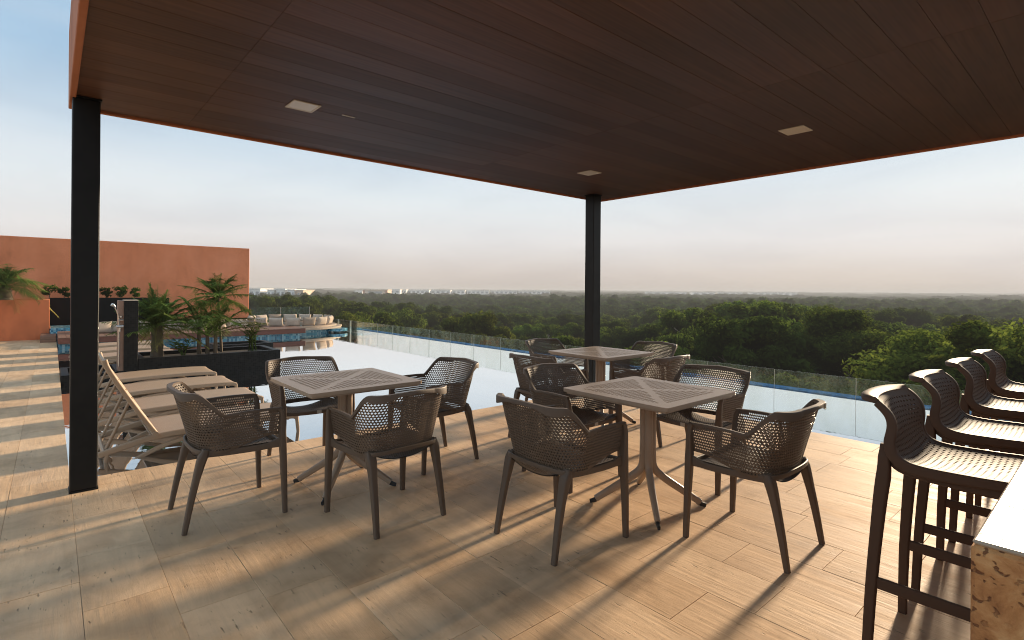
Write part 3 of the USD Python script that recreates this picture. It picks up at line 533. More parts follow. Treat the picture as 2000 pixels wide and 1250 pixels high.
# ------------------------------------------------------------------ loungers
def lounger_parts():
    w = .33
    # bed: from hinge x=-.27 to foot x=.95, gently crowned, rounded foot end
    xs_ = np.array([-.30, -.2, 0, .3, .6, .85, .915, .945]); zs_ = np.array([.325, .332, .340, .345, .345, .338, .322, .29])
    P = curve(np.stack([xs_, 0 * xs_, zs_], -1), 4)
    bed = sweep(P, rr(2 * w - .02, .018, .008, 3))
    def rails(s):
        return sweep(curve([(-.66, s * w, .225), (-.45, s * w, .275), (-.27, s * w, .312), (.0, s * w, .326), (.5, s * w, .332), (.86, s * w, .322), (.93, s * w, .300)], 5), rr(.036, .052, .014, 3))
    def arch(s):
        return sweep(curve([(.22, s * w, .285), (.0, s * w, .272), (-.22, s * w, .222), (-.42, s * w, .13), (-.58, s * w, .0)], 5), rr(.030, .040, .012, 3))
    def arch2(s):
        return sweep(curve([(.16, s * w, .285), (.38, s * w, .27), (.58, s * w, .21), (.76, s * w, .11), (.86, s * w, .0)], 5), rr(.028, .036, .012, 3))
    def leg(x0, x1, s, z): return sweep(curve([(x1, s * w, 0), ((x0 + x1) / 2, s * w, z / 2), (x0, s * w, z)], 3), rr(.034, .034, .012, 3), np.linspace(.75, 1, 7), (0, 1, 0))
    a = math.radians(119)
    bp = curve([(0, 0, 0), (.25, 0, .010), (.5, 0, .012), (.68, 0, .006), (.75, 0, -.010)], 4); Rm = np.array([[math.cos(a), 0, -math.sin(a)], [0, 1, 0], [math.sin(a), 0, math.cos(a)]])
    def bk(m): m = m.copy(); m.vertices = m.vertices @ Rm.T + [-.27, 0, .338]; return m
    panel = bk(sweep(bp, rr(2 * w - .03, .016, .007, 3)))
    fr = [bk(sweep(bp + [0, s * (w - .002), -.004], rr(.038, .040, .014, 3))) for s in (-1, 1)]
    hinge = tube([(-.27, -w - .03, .338), (-.27, w + .03, .338)], .024, 10)
    struts = [tube([(-.43, s * .24, .66), (-.60, s * .24, .25)], .013) for s in (-1, 1)] + [tube([(-.40, s * .24, .58), (-.30, s * .24, .32)], .0) for s in ()]
    cross = tube([(-.62, -w, .236), (-.62, w, .236)], .018); cross2 = tube([(.84, -w, .30), (.84, w, .30)], .014)
    return bed, rails, arch, arch2, leg, panel, fr, hinge, struts, cross, cross2
LP = lounger_parts(); lounger0 = None
def lounger(x, y, z, label, group='beige loungers standing in the shallow pool'):
    global lounger0
    if lounger0 is None:
        bed, rails, arch, arch2, leg, panel, fr, hinge, struts, cross, cross2 = LP
        t = thing('sun_lounger', label, 'sun lounger', (x, y, z), 0, group)
        part(t, 'bed', bed, M['lounger'], 40)
        for s in (-1, 1):
            part(t, 'side_rail', rails(s), M['lounger'], 40); part(t, 'arch_brace', arch(s), M['lounger'], 40); part(t, 'arch_brace', arch2(s), M['lounger'], 40)
            part(t, 'leg', leg(-.60, -.625, s, .235), M['lounger'], 40); part(t, 'leg', leg(.925, .955, s, .30), M['lounger'], 40)
        b = part(t, 'backrest', panel, M['lounger'], 40)
        for f in fr: part(b, 'frame', f, M['lounger'], 40)
        part(t, 'hinge_bar', hinge, M['lounger'], 40)
        for s in struts: part(t, 'prop_strut', s, M['lounger'], 40)
        part(t, 'cross_bar', cross, M['lounger'], 40); part(t, 'cross_bar', cross2, M['lounger'], 40); lounger0 = t
    else: copy(lounger0, label, (x, y, z), 0, group)
LB = -.208
for k, lab in enumerate(('beige resin lounger nearest the terrace, its raised back beside the black column', 'beige resin lounger second from the terrace edge in the near row', 'beige resin lounger third from the terrace edge in the near row', 'beige resin lounger of the near row closest to the black tiled planter')):
    lounger(.955, 5.80 + 1.17 * k, LB, lab)
for k, lab in enumerate(('pale lounger just behind the black tiled planter', 'middle pale lounger of the row behind the planter', 'pale lounger of the far row closest to the wooden deck')):
    lounger(.955, 12.35 + 1.15 * k, LB, lab)

# ------------------------------------------------------------------ planters, walls, shower, deck island, sofa ring
def planter(name, x0, x1, y0, y1, z0, z1, mat, label, t=.1, soil=.06, cat='planter'):
    p = thing(name, label, cat)
    part(p, 'wall', bx(x0, x1, y0, y0 + t, z0, z1, .004), mat); part(p, 'wall', bx(x0, x1, y1 - t, y1, z0, z1, .004), mat); part(p, 'wall', bx(x0, x0 + t, y0 + t + .001, y1 - t - .001, z0, z1, .004), mat); part(p, 'wall', bx(x1 - t, x1, y0 + t + .001, y1 - t - .001, z0, z1, .004), mat)
    part(p, 'soil', bx(x0 + t, x1 - t, y0 + t, y1 - t, z0 + .01, z1 - soil), M['soil'])
    return p
planter('tiled_planter', 1.045, 3.2, 10.2, 11.25, -.6, .262, M['mosaic_black'], 'long black mosaic planter in the pool holding the palms')
planter('low_tiled_planter', .115, .86, 10.2, 11.25, -.6, .085, M['mosaic_black'], 'low black mosaic trough left of the shower, behind the column', .09, .08)
planter('dark_planter', 2.75, 3.95, 13.1, 13.9, -1.3, .12, M['mosaic_black'], 'dark planter box standing in the pool between palms and wooden deck')
sh = thing('shower', 'outdoor shower pillar of black mosaic with chrome hand shower', 'shower', (.95, 10.28, 0))
part(sh, 'pillar', bx(-.089, .089, -.09, .17, -.6, 1.175, .003), M['mosaic_black']); part(sh, 'cap', bx(-.091, .091, -.092, .172, 1.1755, 1.19, .003), M['beige_stone'])
part(sh, 'side_panel', bx(-.162, -.0895, -.06, .15, 0.085, 1.18, .004), M['copper'])
part(sh, 'riser_pipe', tube([(-.155, -.075, .16), (-.155, -.075, .8), (-.16, -.08, .92), (-.185, -.09, 1.02), (-.215, -.10, 1.09)], .008, 8, 5), M['chrome'], 50)
part(sh, 'shower_head', tube([(-.20, -.098, 1.075), (-.23, -.105, 1.115), (-.25, -.11, 1.125)], [.012, .026, .022], 12), M['chrome'], 50)
part(sh, 'holder', cat_([bx(-.165, -.10, -.10, -.06, .87, .885, .003), tube([(-.13, -.08, .92), (-.13, -.08, .945)], .018, 10)]), M['chrome'], 50); part(sh, 'mixer', cat_([tube([(-.19, -.1, .78), (-.10, -.1, .78)], .022, 12), tube([(-.145, -.09, .70), (-.145, -.09, .8)], .012, 10)]), M['chrome'], 50)

wl = thing('red_wall', 'tall terracotta rendered wall at the far end of the pool', 'wall')
part(wl, 'wall_face', bx(-9, 5.55, 21.3, 21.6, -1.4, 2.86, .012), M['stucco']); part(wl, 'plinth', bx(2.9, 5.54, 21.22, 21.297, -1.3, .30, .004), M['black_stone'])
planter('black_planter_wall', -.03, 2.85, 20.0, 20.7, -1.3, 1.06, M['black_stone'], 'long black stone planter in front of the red wall', .1, .05)
planter('red_planter', -6.0, -.03, 18.6, 20.6, -1.3, 1.04, M['stucco2'], 'terracotta planter at the left end of the terrace walk', .14, .05)
struct('terrace_step', cat_([bx(-.2, .105, 17.5, 18.58, -.02, .16, .005), bx(-.03, .11, 18.6, 19.9, -1.3, .16)]), M['deck_wood'])
solo('blue_tiled_ledge', bx(-.02, 2.8, 18.4, 19.95, -1.3, .29, .005), M['mosaic_blue'], 'blue mosaic ledge below the black planter', 'ledge')
isl = thing('wooden_deck', 'brown wooden deck island on a blue mosaic base in the pool', 'deck', (0, 0, 0))
part(isl, 'mosaic_base', bx(.13, 5.62, 16.12, 18.3, -1.3, .07), M['mosaic_blue']); part(isl, 'edge_band', bx(.125, 5.74, 16.0, 18.35, .07, .195, .005), M['deck_band'])
for k in range(38):
    x0 = .125 + k * .1478; part(isl, 'plank', bx(x0 + .003, x0 + .1448, 15.995, 18.36, .1955, .215, .003), M['deck_wood'])
# round sunken sofa
C = np.array([6.08, 18.35]); 
sofa = thing('round_sofa_platform', 'round stone seating platform at the pool corner, on blue mosaic', 'seating platform', (*C, 0))
def ring(r0, r1, z0, z1, k=64):
    return trimesh.creation.extrude_polygon(Polygon([(r1 * math.cos(a), r1 * math.sin(a)) for a in np.linspace(0, 2 * math.pi, k, endpoint=False)], [[(r0 * math.cos(a), r0 * math.sin(a)) for a in np.linspace(0, 2 * math.pi, k, endpoint=False)]]), z1 - z0, engine='earcut').apply_translation((0, 0, z0))
part(sofa, 'mosaic_drum', cyl(1.42, -1.3, .089, 64), M['mosaic_blue'], 30); part(sofa, 'rim_slab', ring(1.02, 1.62, .09, .15), M['ring_stone'], 30); part(sofa, 'seat_ring', ring(1.0, 1.46, .1505, .20), M['ring_stone'], 30)
def pillow(w=.46, h=.29, d=.15):
    u, v = np.meshgrid(np.linspace(-1, 1, 13), np.linspace(-1, 1, 11)); t = ((1 - np.abs(u) ** 3.2) * (1 - np.abs(v) ** 3.2)) ** .55 * d / 2
    ex = 1 - .09 * (1 - v * v) * np.abs(u) ** 3; ez = 1 - .09 * (1 - u * u) * np.abs(v) ** 3
    A = np.stack([u * w / 2 * ex, t, v * h / 2 * ez], -1).reshape(-1, 3); B = A * [1, -1, 1]; n = A.shape[0]; f = []
    for j in range(10):
        for i in range(12):
            a = j * 13 + i; f += [(a, a + 13, a + 14), (a, a + 14, a + 1)]
    f = np.array(f); m = trimesh.Trimesh(np.vstack([A, B]), np.vstack([f, f[:, ::-1] + n])); m.merge_vertices(); return m
PM = pillow()
ORD = ['leftmost', 'second', 'third', 'fourth', 'fifth', 'sixth', 'seventh', 'eighth', 'ninth', 'tenth']
def cushion(loc, rz, tilt, mat, label, group, s=1.):
    R = trimesh.transformations.euler_matrix(math.radians(tilt), 0, 0); m = PM.copy(); m.apply_transform(R); m.apply_scale(s)
    z = -m.bounds[0][2]; m.apply_translation((0, 0, z)); m = tf(m, loc, rz)
    return solo('cushion', m, M[mat], label, 'cushion', True, group)
n_c = 15
for k in range(n_c):
    a = -172 + k * 360 / (n_c + 1.2); ar = math.radians(a); front = math.sin(ar) < 0
    cushion((C[0] + 1.28 * math.cos(ar), C[1] + 1.28 * math.sin(ar), .20), a + 90, 14, 'cushion' if k % 4 else 'cushion2', ('pale' if k % 4 else 'taupe') + (f' cushion on the near side of the round sofa, {ORD[k]} from the left' if front else f' cushion on the far side of the round sofa, {ORD[n_c - 1 - k]} from the left').replace('leftmost from the left', 'at the left end'), 'cushions around the round sofa')
for k, (x, lab) in enumerate(((.95, 'cream cushion left of the shower, leftmost on the wooden deck'), (1.42, 'cream cushion leaning beside the shower on the wooden deck'), (1.95, 'cream cushion behind the shower pillar on the deck'), (2.55, 'cream cushion on the deck behind the big palm trunk'), (3.1, 'cream cushion on the deck between the two palms'), (3.62, 'cream cushion on the deck, rightmost of the straight row'))):
    cushion((x, 17.0 + .1 * (k % 2), .215), (8, -12, 5, 0, -10, 14)[k], -16, 'cushion', lab, 'cushions on the wooden deck', 1.08)
solo('deck_bench', bx(.5, 4.0, 17.3, 17.9, .216, .42, .01), M['cushion2'], 'long low taupe bench seat behind the deck cushions', 'bench')
solo('stone_bench', bx(3.9, 5.2, 18.6, 19.3, -.2, .36, .01), M['beige_stone'], 'low beige stone bench near the red wall, right of the palms', 'bench')
tb = thing('mosaic_pool_table', 'small round blue mosaic table standing in the pool', 'table', (7.22, 17.25, 0)); part(tb, 'tabletop', cyl(.335, -.005, .085, 40), M['mosaic_blue'], 30); part(tb, 'stem', cyl(.11, -1.3, -.006, 24), M['mosaic_floor'], 30)

# ------------------------------------------------------------------ glass fences
fen = thing('glass_fence', 'frameless low glass fence along the outer pool edge', 'fence')
FX = 7.66
for k in range(27):
    y0 = -5.78 + k * 1.0; part(fen, 'pane', bx(FX - .006, FX + .006, y0 + .004, y0 + .996, -.048, .318), M['glass'])
    part(fen, 'joint', bx(FX - .004, FX + .004, y0 - .0015, y0 + .0015, -.046, .316), M['joint'])
bf = thing('back_glass_fence', 'taller glass screen behind the round sofa, beside the red wall', 'fence')
for k in range(2):
    x0 = 5.6 + k * 1.1; part(bf, 'pane', bx(x0 + .006, x0 + 1.094, 21.34, 21.352, -.3, .67), M['glass'])
    part(bf, 'post', bx(x0 + 1.088, x0 + 1.106, 21.335, 21.357, -.3, .67, .002), M['chrome'])
struct('outer_wall_top', bx(5.56, 8.42, 21.5, 22.2, -1.45, -.02, .006), M['beige_stone'])

# ------------------------------------------------------------------ palms and small plants
def frond(length, rise, droop, az, seed, n=26, ll=.30, wid=.018):
    r = np.random.default_rng(seed); s = np.linspace(0, 1, 14)
    R = length * (s * math.cos(rise) + 0); Z = length * (s * math.sin(rise)) - droop * length * s ** 2.2
    P = np.stack([R * math.cos(az), R * math.sin(az), Z], -1); st = sweep(P, CIRC(1, 5), np.linspace(.010, .002, 14), (0.01, 0.02, 1.)); T = np.gradient(P, axis=0); T /= np.linalg.norm(T, axis=1, keepdims=True)
    side = np.array([-math.sin(az), math.cos(az), 0]); V, F = list(st.vertices), list(st.faces)
    V, F = [np.array(st.vertices)], [np.array(st.faces)]; at = len(st.vertices)
    for i in range(n):
        q = .14 + .86 * i / (n - 1); p = np.array([np.interp(q, s, P[:, k]) for k in range(3)]); t = np.array([np.interp(q, s, T[:, k]) for k in range(3)])
        l = ll * (math.sin(min(1, q * 1.15) * math.pi * .85 + .25)) * r.uniform(.85, 1.1)
        for sg in (-1, 1):
            d = t * (.55 + .3 * q) + side * sg * .85 + np.array([0, 0, .18 - .25 * r.random()]); d /= np.linalg.norm(d); w_ = np.cross(d, [0, 0, 1.]); w_ /= np.linalg.norm(w_) + 1e-9
            dn = np.array([0, 0, -1.]); a = p; b = p + d * l * .5 + dn * l * .05; c = p + d * l * .92 + dn * l * .34 * r.uniform(.6, 1.3)
            V.append(np.array([a - w_ * wid * .3, a + w_ * wid * .3, b + w_ * wid * .5, b - w_ * wid * .5, c])); F.append(np.array([(0, 1, 2), (0, 2, 3), (3, 2, 4)]) + at); at += 5
    return trimesh.Trimesh(np.vstack(V), np.vstack(F), process=False)
def palm(name, loc, label, trunk_h, trunk_r, nf, length, seed, lean=(0, 0), ups=(.2, 1.35), mat='palm', ll=.3, stems=None, dry=2, droop=(.25, .6), cat='palm'):
    t = thing(name, label, cat, loc); r = np.random.default_rng(seed)
    for (dx, dy, h) in (stems or [(0, 0, trunk_h)]):
        z = np.linspace(0, h, 9); rad = trunk_r * (1.15 - .25 * z / max(h, .01) + .10 * np.sin(np.arange(9) * 2.4)); part(t, 'trunk', tube(np.stack([dx + lean[0] * z, dy + lean[1] * z, z], -1), rad, 9), M['bark'], 50)
        m = nf if not stems else max(4, nf // len(stems))
        for k in range(m):
            az = k * 2.399 + r.uniform(-.3, .3); el = ups[0] + (ups[1] - ups[0]) * ((k + .5) / m) ** .8; ln = length * r.uniform(.8, 1.08)
            f = frond(ln, el, r.uniform(*droop), az, seed * 100 + k, 26, ll); f.apply_translation((dx + lean[0] * h, dy + lean[1] * h, h * .97)); part(t, 'frond', f, M['palm_dry' if k < dry else mat])
    return t
palm('palm', (1.36, 10.72, .2), 'bushy palm with thick trunk beside the shower pillar', 56.0e-2, .085, 46, .80, 11, ll=.32, dry=3, ups=(-.25, 1.5), droop=(.12, .45))
palm('palm', (2.10, 10.66, .2), 'clustered palm in the middle of the black planter', .35, .032, 36, .98, 12, stems=[(0, 0, .34), (-.12, .05, .50), (.12, -.04, .42)], ll=.34, dry=1, ups=(.30, 1.45), droop=(.2, .6))
palm('palm', (2.40, 11.0, .2), 'slender taller palm leaning right behind the clustered palm', 1.05, .022, 26, .66, 13, ll=.30, lean=(-.06, 0), dry=0, ups=(-.2, 1.4), droop=(.15, .5))
palm('palm', (-.93, 19.3, 1.0), 'broad feathery palm in the terracotta planter at the far left', .36, .15, 40, 1.2, 14, ll=.46, dry=5, ups=(-.15, 1.45), droop=(.35, .7))
def reeds(loc, label, n, h, seed):
    r = np.random.default_rng(seed); t = thing('reed_plant', label, 'plant', loc); stems = []
    for k in range(n):
        a, l = r.uniform(0, 6.28), r.uniform(.03, .18); hh = h * r.uniform(.6, 1.05); b = np.array([r.normal(0, .035), r.normal(0, .035), 0]); stems.append(tube([b, b + [l * .4 * math.cos(a), l * .4 * math.sin(a), hh * .6], b + [l * math.cos(a), l * math.sin(a), hh]], [.011, .008, .003], 5, 4))
        part(t, 'stem', stems[-1], M['reed'], 50)
        V, F = [], []
        for q in range(10):
            z = hh * r.uniform(.35, 1.0); p = b + np.array([l * z / hh * math.cos(a), l * z / hh * math.sin(a), z]); d = np.array([r.normal(), r.normal(), .7]); d /= np.linalg.norm(d); w_ = np.cross(d, [0, 0, 1]); w_ /= np.linalg.norm(w_) + 1e-9; ln = r.uniform(.1, .2); i = len(V)
            V += [p, p + d * ln * .5 + w_ * .011, p + d * ln + [0, 0, -.04], p + d * ln * .5 - w_ * .011]; F += [(i, i + 1, i + 2), (i, i + 2, i + 3)]
        part(t, 'leaf_spray', trimesh.Trimesh(V, F, process=False), M['reed'])
reeds((2.83, 10.68, .2), 'upright reed-like plant at the right end of the black planter', 9, .52, 31)
reeds((1.72, 10.62, .2), 'low sparse dark plant between the two palms in the planter', 5, .30, 32)
def leaves(centers, radii, per, size, r, flat=.75, shell=.55):
    V = []
    for c, R in zip(centers, radii):
        d = r.normal(size=(per, 3)); d /= np.linalg.norm(d, axis=1, keepdims=True); rad = R * (shell + (1 - shell) * r.random((per, 1))) ; p = c + d * rad * [1, 1, flat]
        n = d * .8 + r.normal(size=(per, 3)) * .55 + [0, 0, .35]; n /= np.linalg.norm(n, axis=1, keepdims=True); a = np.cross(n, r.normal(size=(per, 3))); a /= np.linalg.norm(a, axis=1, keepdims=True); b = np.cross(n, a)
        s = size * r.uniform(.65, 1.25, (per, 1)); V.append(np.stack([p - a * s, p + b * s * .5 + n * s * .12, p + a * s, p - b * s * .5 + n * s * .12], 1))
    V = np.concatenate(V); k = len(V); F = (np.array([(0, 1, 2), (0, 2, 3)])[None] + 4 * np.arange(k)[:, None, None]).reshape(-1, 3)
    return trimesh.Trimesh(V.reshape(-1, 3), F, process=False)
def shrub(loc, label, seed, s=.3):
    r = np.random.default_rng(seed); t = thing('small_shrub', label, 'shrub', loc, group='small shrubs along the black planter wall')
    part(t, 'trunk', cat_([tube([(0, 0, 0), (r.normal(0, .03), 0, s * .9)], [.014, .006], 5)]), M['bark']); c = np.stack([r.normal(0, s * .30, 7), r.normal(0, s * .2, 7), s * r.uniform(.5, 1.25, 7)], -1)
    part(t, 'foliage', leaves(c, np.full(7, s * .30), 34, .045, r), LEAF[0])
for k, (px, s) in enumerate(((98, .34), (127, .26), (165, .3), (207, .27), (235, .31), (263, .28))):
    d = ray(px); shrub((d[0] / d[1] * 20.35, 20.35, 1.0), ('small dark shrub right above the corner where the black planter starts', 'low spreading shrub left of the black column on the black planter', 'small shrub hidden mostly by the black column', 'small loose shrub just right of the black column', 'small dark shrub above the shower head on the black planter', 'small upright shrub above the shower pillar on the black planter')[k], 40 + k, s)

# ------------------------------------------------------------------ forest
def tree_proto(seed, pale, H=10., R=3.9, nclump=26, per=420, size=.17):
    r = np.random.default_rng(seed); fork = H * r.uniform(.30, .46); lean = r.normal(0, .5, 2)
    base = [(0, 0, 0), (lean[0] * .3, lean[1] * .3, fork * .5), (lean[0] * .6, lean[1] * .6, fork)]; parts = [tube(base, [.26, .2, .17], 8, 4)]; cs, rs = [], []
    nl = r.integers(4, 7)
    for k in range(nl):
        a = k * 2 * math.pi / nl + r.uniform(-.4, .4); rr_ = R * r.uniform(.35, .75); zt = H * r.uniform(.66, .86); e = np.array([rr_ * math.cos(a), rr_ * math.sin(a), zt])
        m = np.array([lean[0] * .6 + .4 * rr_ * math.cos(a) + r.normal(0, .15), lean[1] * .6 + .4 * rr_ * math.sin(a) + r.normal(0, .15), fork + (zt - fork) * .5]); parts.append(tube([base[-1], m, e], [.13, .085, .03], 6, 4))
        for _ in range(2):
            b = a + r.uniform(-.9, .9); q = m + np.array([math.cos(b), math.sin(b), .9]) * r.uniform(.6, 1.3); parts.append(tube([m, (m + q) / 2 + r.normal(0, .1, 3), q], [.06, .045, .02], 5, 3)); cs.append(q); rs.append(r.uniform(.6, .95))
        cs.append(e); rs.append(r.uniform(.9, 1.4))
    while len(cs) < nclump + nl * 2:
        a, q = r.uniform(0, 6.28), R * math.sqrt(r.random()) ; z = H * (.97 - .40 * (q / R) ** 2 * r.uniform(.5, 1.3) - .12 * r.random()); cs.append(np.array([q * math.cos(a), q * math.sin(a), z - .6])); rs.append(r.uniform(.65, 1.25))
    crown = leaves(np.array(cs), rs, per, size, r, .72, .5); crown.vertices[:, 2] *= H / crown.bounds[1][2]
    return cat_(parts), crown
KINDS = []
specs = [(0, 0, 'dark rounded tree'), (1, 1, 'green pale-trunked tree'), (0, 1, 'mid green bushy tree'), (1, 2, 'bright green pale-trunked tree'), (0, 2, 'bright green spreading tree'), (1, 0, 'dark pale-limbed tree')]
protos = [tree_proto(100 + k, s[0]) for k, s in enumerate(specs)]; near_protos = {k: tree_proto(200 + k, specs[k][0], nclump=30, per=900, size=.105) for k in (1, 2, 4)}
sil_x = [440, 500, 560, 620, 700, 800, 900, 1000, 1100, 1200, 1300, 1380, 1420, 1470, 1530, 1580, 1640, 1700, 1740, 1760, 1800, 1830, 1900, 1960, 2000, 2120]
sil_y = [574, 573, 573, 573, 581, 589, 593, 598, 604, 603, 596, 590, 582, 577, 578, 582, 588, 588, 583, 590, 598, 603, 611, 619, 622, 625]
tree_src = [None] * 6; plan_t = []; fr = np.random.default_rng(21); n_tree = 0
zones = [(0, 640, 'behind the round sofa'), (640, 900, 'beyond the left glass fence'), (900, 1140, 'left of the far column'), (1140, 1400, 'right of the far column'), (1400, 1700, 'on the forest hump'), (1700, 2300, 'behind the bar stools')]
rows = [(27, 'in the front row'), (34, 'in the second row'), (42, 'in the third row'), (52, 'in the fourth row'), (65, 'in the fifth row'), (80, 'in the sixth row'), (98, 'in the back row')]
for x, dd, ytop, k in ((1965, 27., 610, 4), (1905, 31., 640, 2), (1655, 40., 597, 1)):
    depth = dd * math.cos(math.atan((x - 1000) / FPX)); hgt = EYE - (ytop - Y0 - (x - 1000) * math.tan(ROLL)) * depth / FPX - GZ
    plan_t.append((k, 'standing tall ' + ('at the right edge' if k == 4 else 'near the right edge' if k == 2 else 'above the glass fence'), 'behind the bar stools' if k != 1 else 'on the forest hump', ray(x) * dd, hgt / 10, hgt / 10 * 1.2, 40 * k))
for d, rowname in rows:
    x = 430 + fr.uniform(0, 60)
    while x < 2110:
        dd = d * fr.uniform(.92, 1.08); dv = ray(x); P = dv * dd; k = int(fr.choice(6, p=[.25, .15, .22, .1, .13, .15]))
        depth = dd * math.cos(math.atan((x - 1000) / FPX)); hor = Y0 + (x - 1000) * math.tan(ROLL)
        cap = EYE - (np.interp(x, sil_x, sil_y) - hor) * depth / FPX - .2; hgt = (cap - GZ) * (fr.uniform(.58, .93) if d < 45 else fr.uniform(.74, 1.0) if d < 70 else fr.uniform(.82, 1.02))
        if 1640 < x < 1830 and d < 40: hgt *= .74
        hgt = max(4.8, hgt); sc = hgt / 10; zone = next(z[2] for z in zones if z[0] <= x < z[1])
        if P[0] > 13.5 or P[1] > 28:
            plan_t.append((k, rowname, zone, P, sc, sc * fr.uniform(.92, 1.15), fr.uniform(0, 360)))
            n_tree += 1
        x += (5.6 * sc * fr.uniform(.8, 1.3)) / dd * FPX / math.cos(math.atan((x - 1000) / FPX)) ** 2 * .98
from collections import Counter
tot, seen = Counter((p[0], p[1], p[2]) for p in plan_t), Counter()
for k, rowname, zone, P, sc, sw, rz in plan_t:
    key = (k, rowname, zone); q = seen[key]; seen[key] += 1
    lab = specs[k][2] + (f' ({ORD[q]} from left)'.replace('leftmost from left', 'leftmost') if tot[key] > 1 else '') + f' {rowname} {zone}'; grp = 'forest trees beyond the pool'
    if rowname.startswith('standing tall'):
        t = thing('forest_tree', lab, 'tree', (*P, GZ), rz, grp, scale=(sw, sw, sc)); part(t, 'trunk', near_protos[k][0], M['bark_pale' if specs[k][0] else 'bark'], 50); part(t, 'crown', near_protos[k][1], LEAF[specs[k][1]])
    elif tree_src[k] is None:
        t = thing('forest_tree', lab, 'tree', (*P, GZ), rz, grp, scale=(sw, sw, sc)); part(t, 'trunk', protos[k][0], M['bark_pale' if specs[k][0] else 'bark'], 50); part(t, 'crown', protos[k][1], LEAF[specs[k][1]]); tree_src[k] = t
    else: copy(tree_src[k], lab, (*P, GZ), rz, grp, (sw, sw, sc))
def instancer(name, protos_, pos, idx, scl, rot, label, cat):
    pi = UsdGeom.PointInstancer.Define(stage, '/World/' + name); tag(pi.GetPrim(), label, cat, kind='stuff')
    for k, (m, mat) in enumerate(protos_):
        usdkit.mesh(stage, f'/World/{name}/crown' + (f'_{k:03d}' if k else ''), m, mat); pi.GetPrototypesRel().AddTarget(f'/World/{name}/crown' + (f'_{k:03d}' if k else ''))
    pi.CreatePositionsAttr(Vt.Vec3fArray.FromNumpy(np.asarray(pos, np.float32))); pi.CreateProtoIndicesAttr(Vt.IntArray.FromNumpy(np.asarray(idx, np.int32))); pi.CreateScalesAttr(Vt.Vec3fArray.FromNumpy(np.asarray(scl, np.float32)))
    q = np.zeros((len(rot), 4), np.float32)
    pi.CreateOrientationsAttr(Vt.QuathArray([Gf.Quath(float(math.cos(a / 2)), 0, 0, float(math.sin(a / 2))) for a in rot]))
def far_crown(seed, n=11, per=60, size=.5):
    r = np.random.default_rng(seed); a = r.uniform(0, 6.28, n); q = 2.6 * np.sqrt(r.random(n)); c = np.stack([q * np.cos(a), q * np.sin(a), 6.4 - .28 * q ** 2 + r.uniform(-.5, .9, n)], -1); return leaves(c, r.uniform(.9, 1.5, n), per, size, r, .75, .55)
fp = [(far_crown(300 + k), M['far_leaf']) for k in range(4)]
P, I, S, Rr = [], [], [], []
d = 112.
while d < 3400:
    st = max(5.2, d * .021); x = 400.
    while x < 2140:
        dv = ray(x); dd = d * fr.uniform(.97, 1.03); p = dv * dd; hm = .78 + .42 * float(meshkit.noise(np.array([p[0] / 90, p[1] / 90, 0]), 5)) + fr.uniform(-.10, .12)
        P.append((*p, GZ)); I.append(fr.integers(4)); w = st / 5.0 * fr.uniform(.75, 1.45); S.append((w, w, hm * (1 + .08 * (w - 1)) * fr.uniform(.86, 1.12) * (.80 if d > 400 else .92))); Rr.append(fr.uniform(0, 6.28)); x += st / dd * FPX / math.cos(math.atan((x - 1000) / FPX)) ** 2 * fr.uniform(.85, 1.15)
    d += st * .9
instancer('forest', fp, P, I, S, Rr, 'hazy forest canopy stretching to the horizon', 'forest')
print('trees', n_tree, 'far', len(P), 'tiles', tile_count)
bush = [(leaves(np.array([(a * .8, b * .8, .9 + .5 * ((a + b) % 2)) for a in (-1, 0, 1) for b in (-1, 0, 1)]), np.full(9, 1.0), 60, .26, np.random.default_rng(5 + k), .8, .5), LEAF[k % 2]) for k in range(2)]
P, I, S, Rr = [], [], [], []
for d in (31, 34, 38, 44, 50, 58, 68, 80):
    x = 430.
    while x < 2120:
        dv = ray(x); p = dv * d * fr.uniform(.94, 1.06)
        if p[0] > 10.5 or p[1] > 25: P.append((*p, GZ)); I.append(fr.integers(2)); s = fr.uniform(.8, 1.9); S.append((s, s, s * fr.uniform(.9, 1.5))); Rr.append(fr.uniform(0, 6.28))
        x += 2.6 / d * FPX / math.cos(math.atan((x - 1000) / FPX)) ** 2
instancer('undergrowth', bush, P, I, S, Rr, 'dark leafy undergrowth between the forest trunks', 'undergrowth')

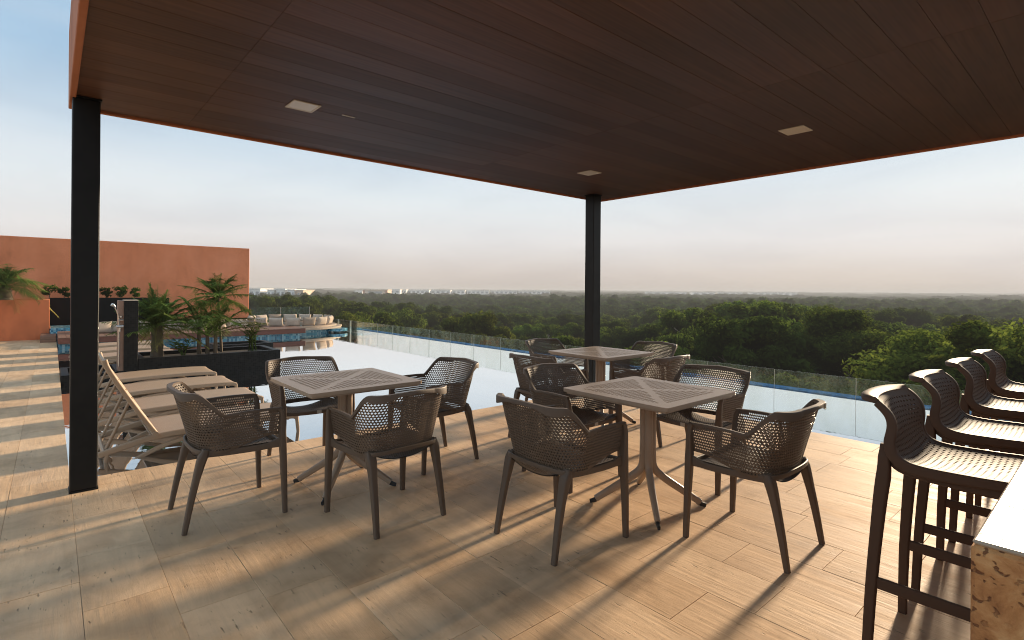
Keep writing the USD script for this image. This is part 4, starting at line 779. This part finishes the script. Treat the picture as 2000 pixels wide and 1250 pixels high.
# ------------------------------------------------------------------ far buildings
def block(px0, px1, dist, y_top, label, mat='far_wall', bays=4, deep=14, group=None, brick=False):
    a, b = ray(px0), ray(px1); c0, c1 = a * dist / math.cos(math.atan((px0 - 1000) / FPX)), b * dist / math.cos(math.atan((px1 - 1000) / FPX)); mid = (c0 + c1) / 2; w = np.linalg.norm(c1 - c0); ang = math.degrees(math.atan2(*(c1 - c0)[::-1])); hor = Y0 + ((px0 + px1) / 2 - 1000) * math.tan(ROLL)
    zt = EYE - (y_top - hor) * dist / FPX; t = thing('far_building', label, 'building', (*mid, GZ), ang, group); h = zt - GZ
    part(t, 'wall', bx(-w / 2, w / 2, 0, deep, 0, h - .5), M[mat]); part(t, 'roof', bx(-w / 2 - .3, w / 2 + .3, -.3, deep + .3, h - .497, h), M[mat])
    for k in range(bays):
        x = -w / 2 + (k + .5) * w / bays; bw_ = w / bays * .28
        for z in np.arange(h - 3.4, max(1, h - 10), -3.1): part(t, 'window', bx(x - bw_, x + bw_, -.06, .02, z, z + 1.9), M['far_dark'])
    if brick: part(t, 'brick_panel', bx(w / 2 - w * .12, w / 2 + .02, -.12, -.07, 0, h - .6), M['far_brick']); part(t, 'brick_panel', bx(-w / 2 - .05, -w / 2 + w * .08, -.12, -.07, 0, h - .6), M['far_brick'])
block(709, 757, 420, 565.4, 'beige block with brick coloured corners rising above the trees', 'far_wall2', 1, brick=True)
block(693, 708, 450, 567, 'narrow grey block left of the beige brick-cornered building', bays=2)
names = ['first', 'second', 'third', 'fourth', 'fifth', 'sixth', 'seventh', 'eighth']
for k, (a, b) in enumerate(((760, 781), (783, 793), (795, 838), (841, 880), (883, 908), (912, 955), (958, 1010), (1013, 1074))): block(a, b, 540 + 12 * k, 565.2 + .35 * k, f'pale hazy apartment block, {names[k]} from the left in the long row on the horizon', bays=max(2, int((b - a) / 8)), group='pale apartment blocks on the left horizon')
for k, (a, b) in enumerate(((1264, 1288), (1290, 1341), (1353, 1397), (1402, 1450), (1468, 1557))): block(a, b, 800, 570.0 + .3 * k, f'very faint pale block, {names[k]} from the left on the right-hand horizon', bays=max(2, int((b - a) / 12)), group='faint blocks on the right horizon')
for k, (a, b, y) in enumerate(((486, 508, 563.5), (522, 536, 565), (540, 556, 564), (562, 575, 564.8), (580, 592, 566))): block(a, b, 260, y, ('white building top just right of the red wall', 'small pale building second from the red wall above the treetops', 'white building third from the red wall above the treetops', 'small grey building fourth from the red wall above the treetops', 'low brownish building farthest from the red wall of that cluster')[k], 'far_wall' if k != 4 else 'far_wall2', 2)
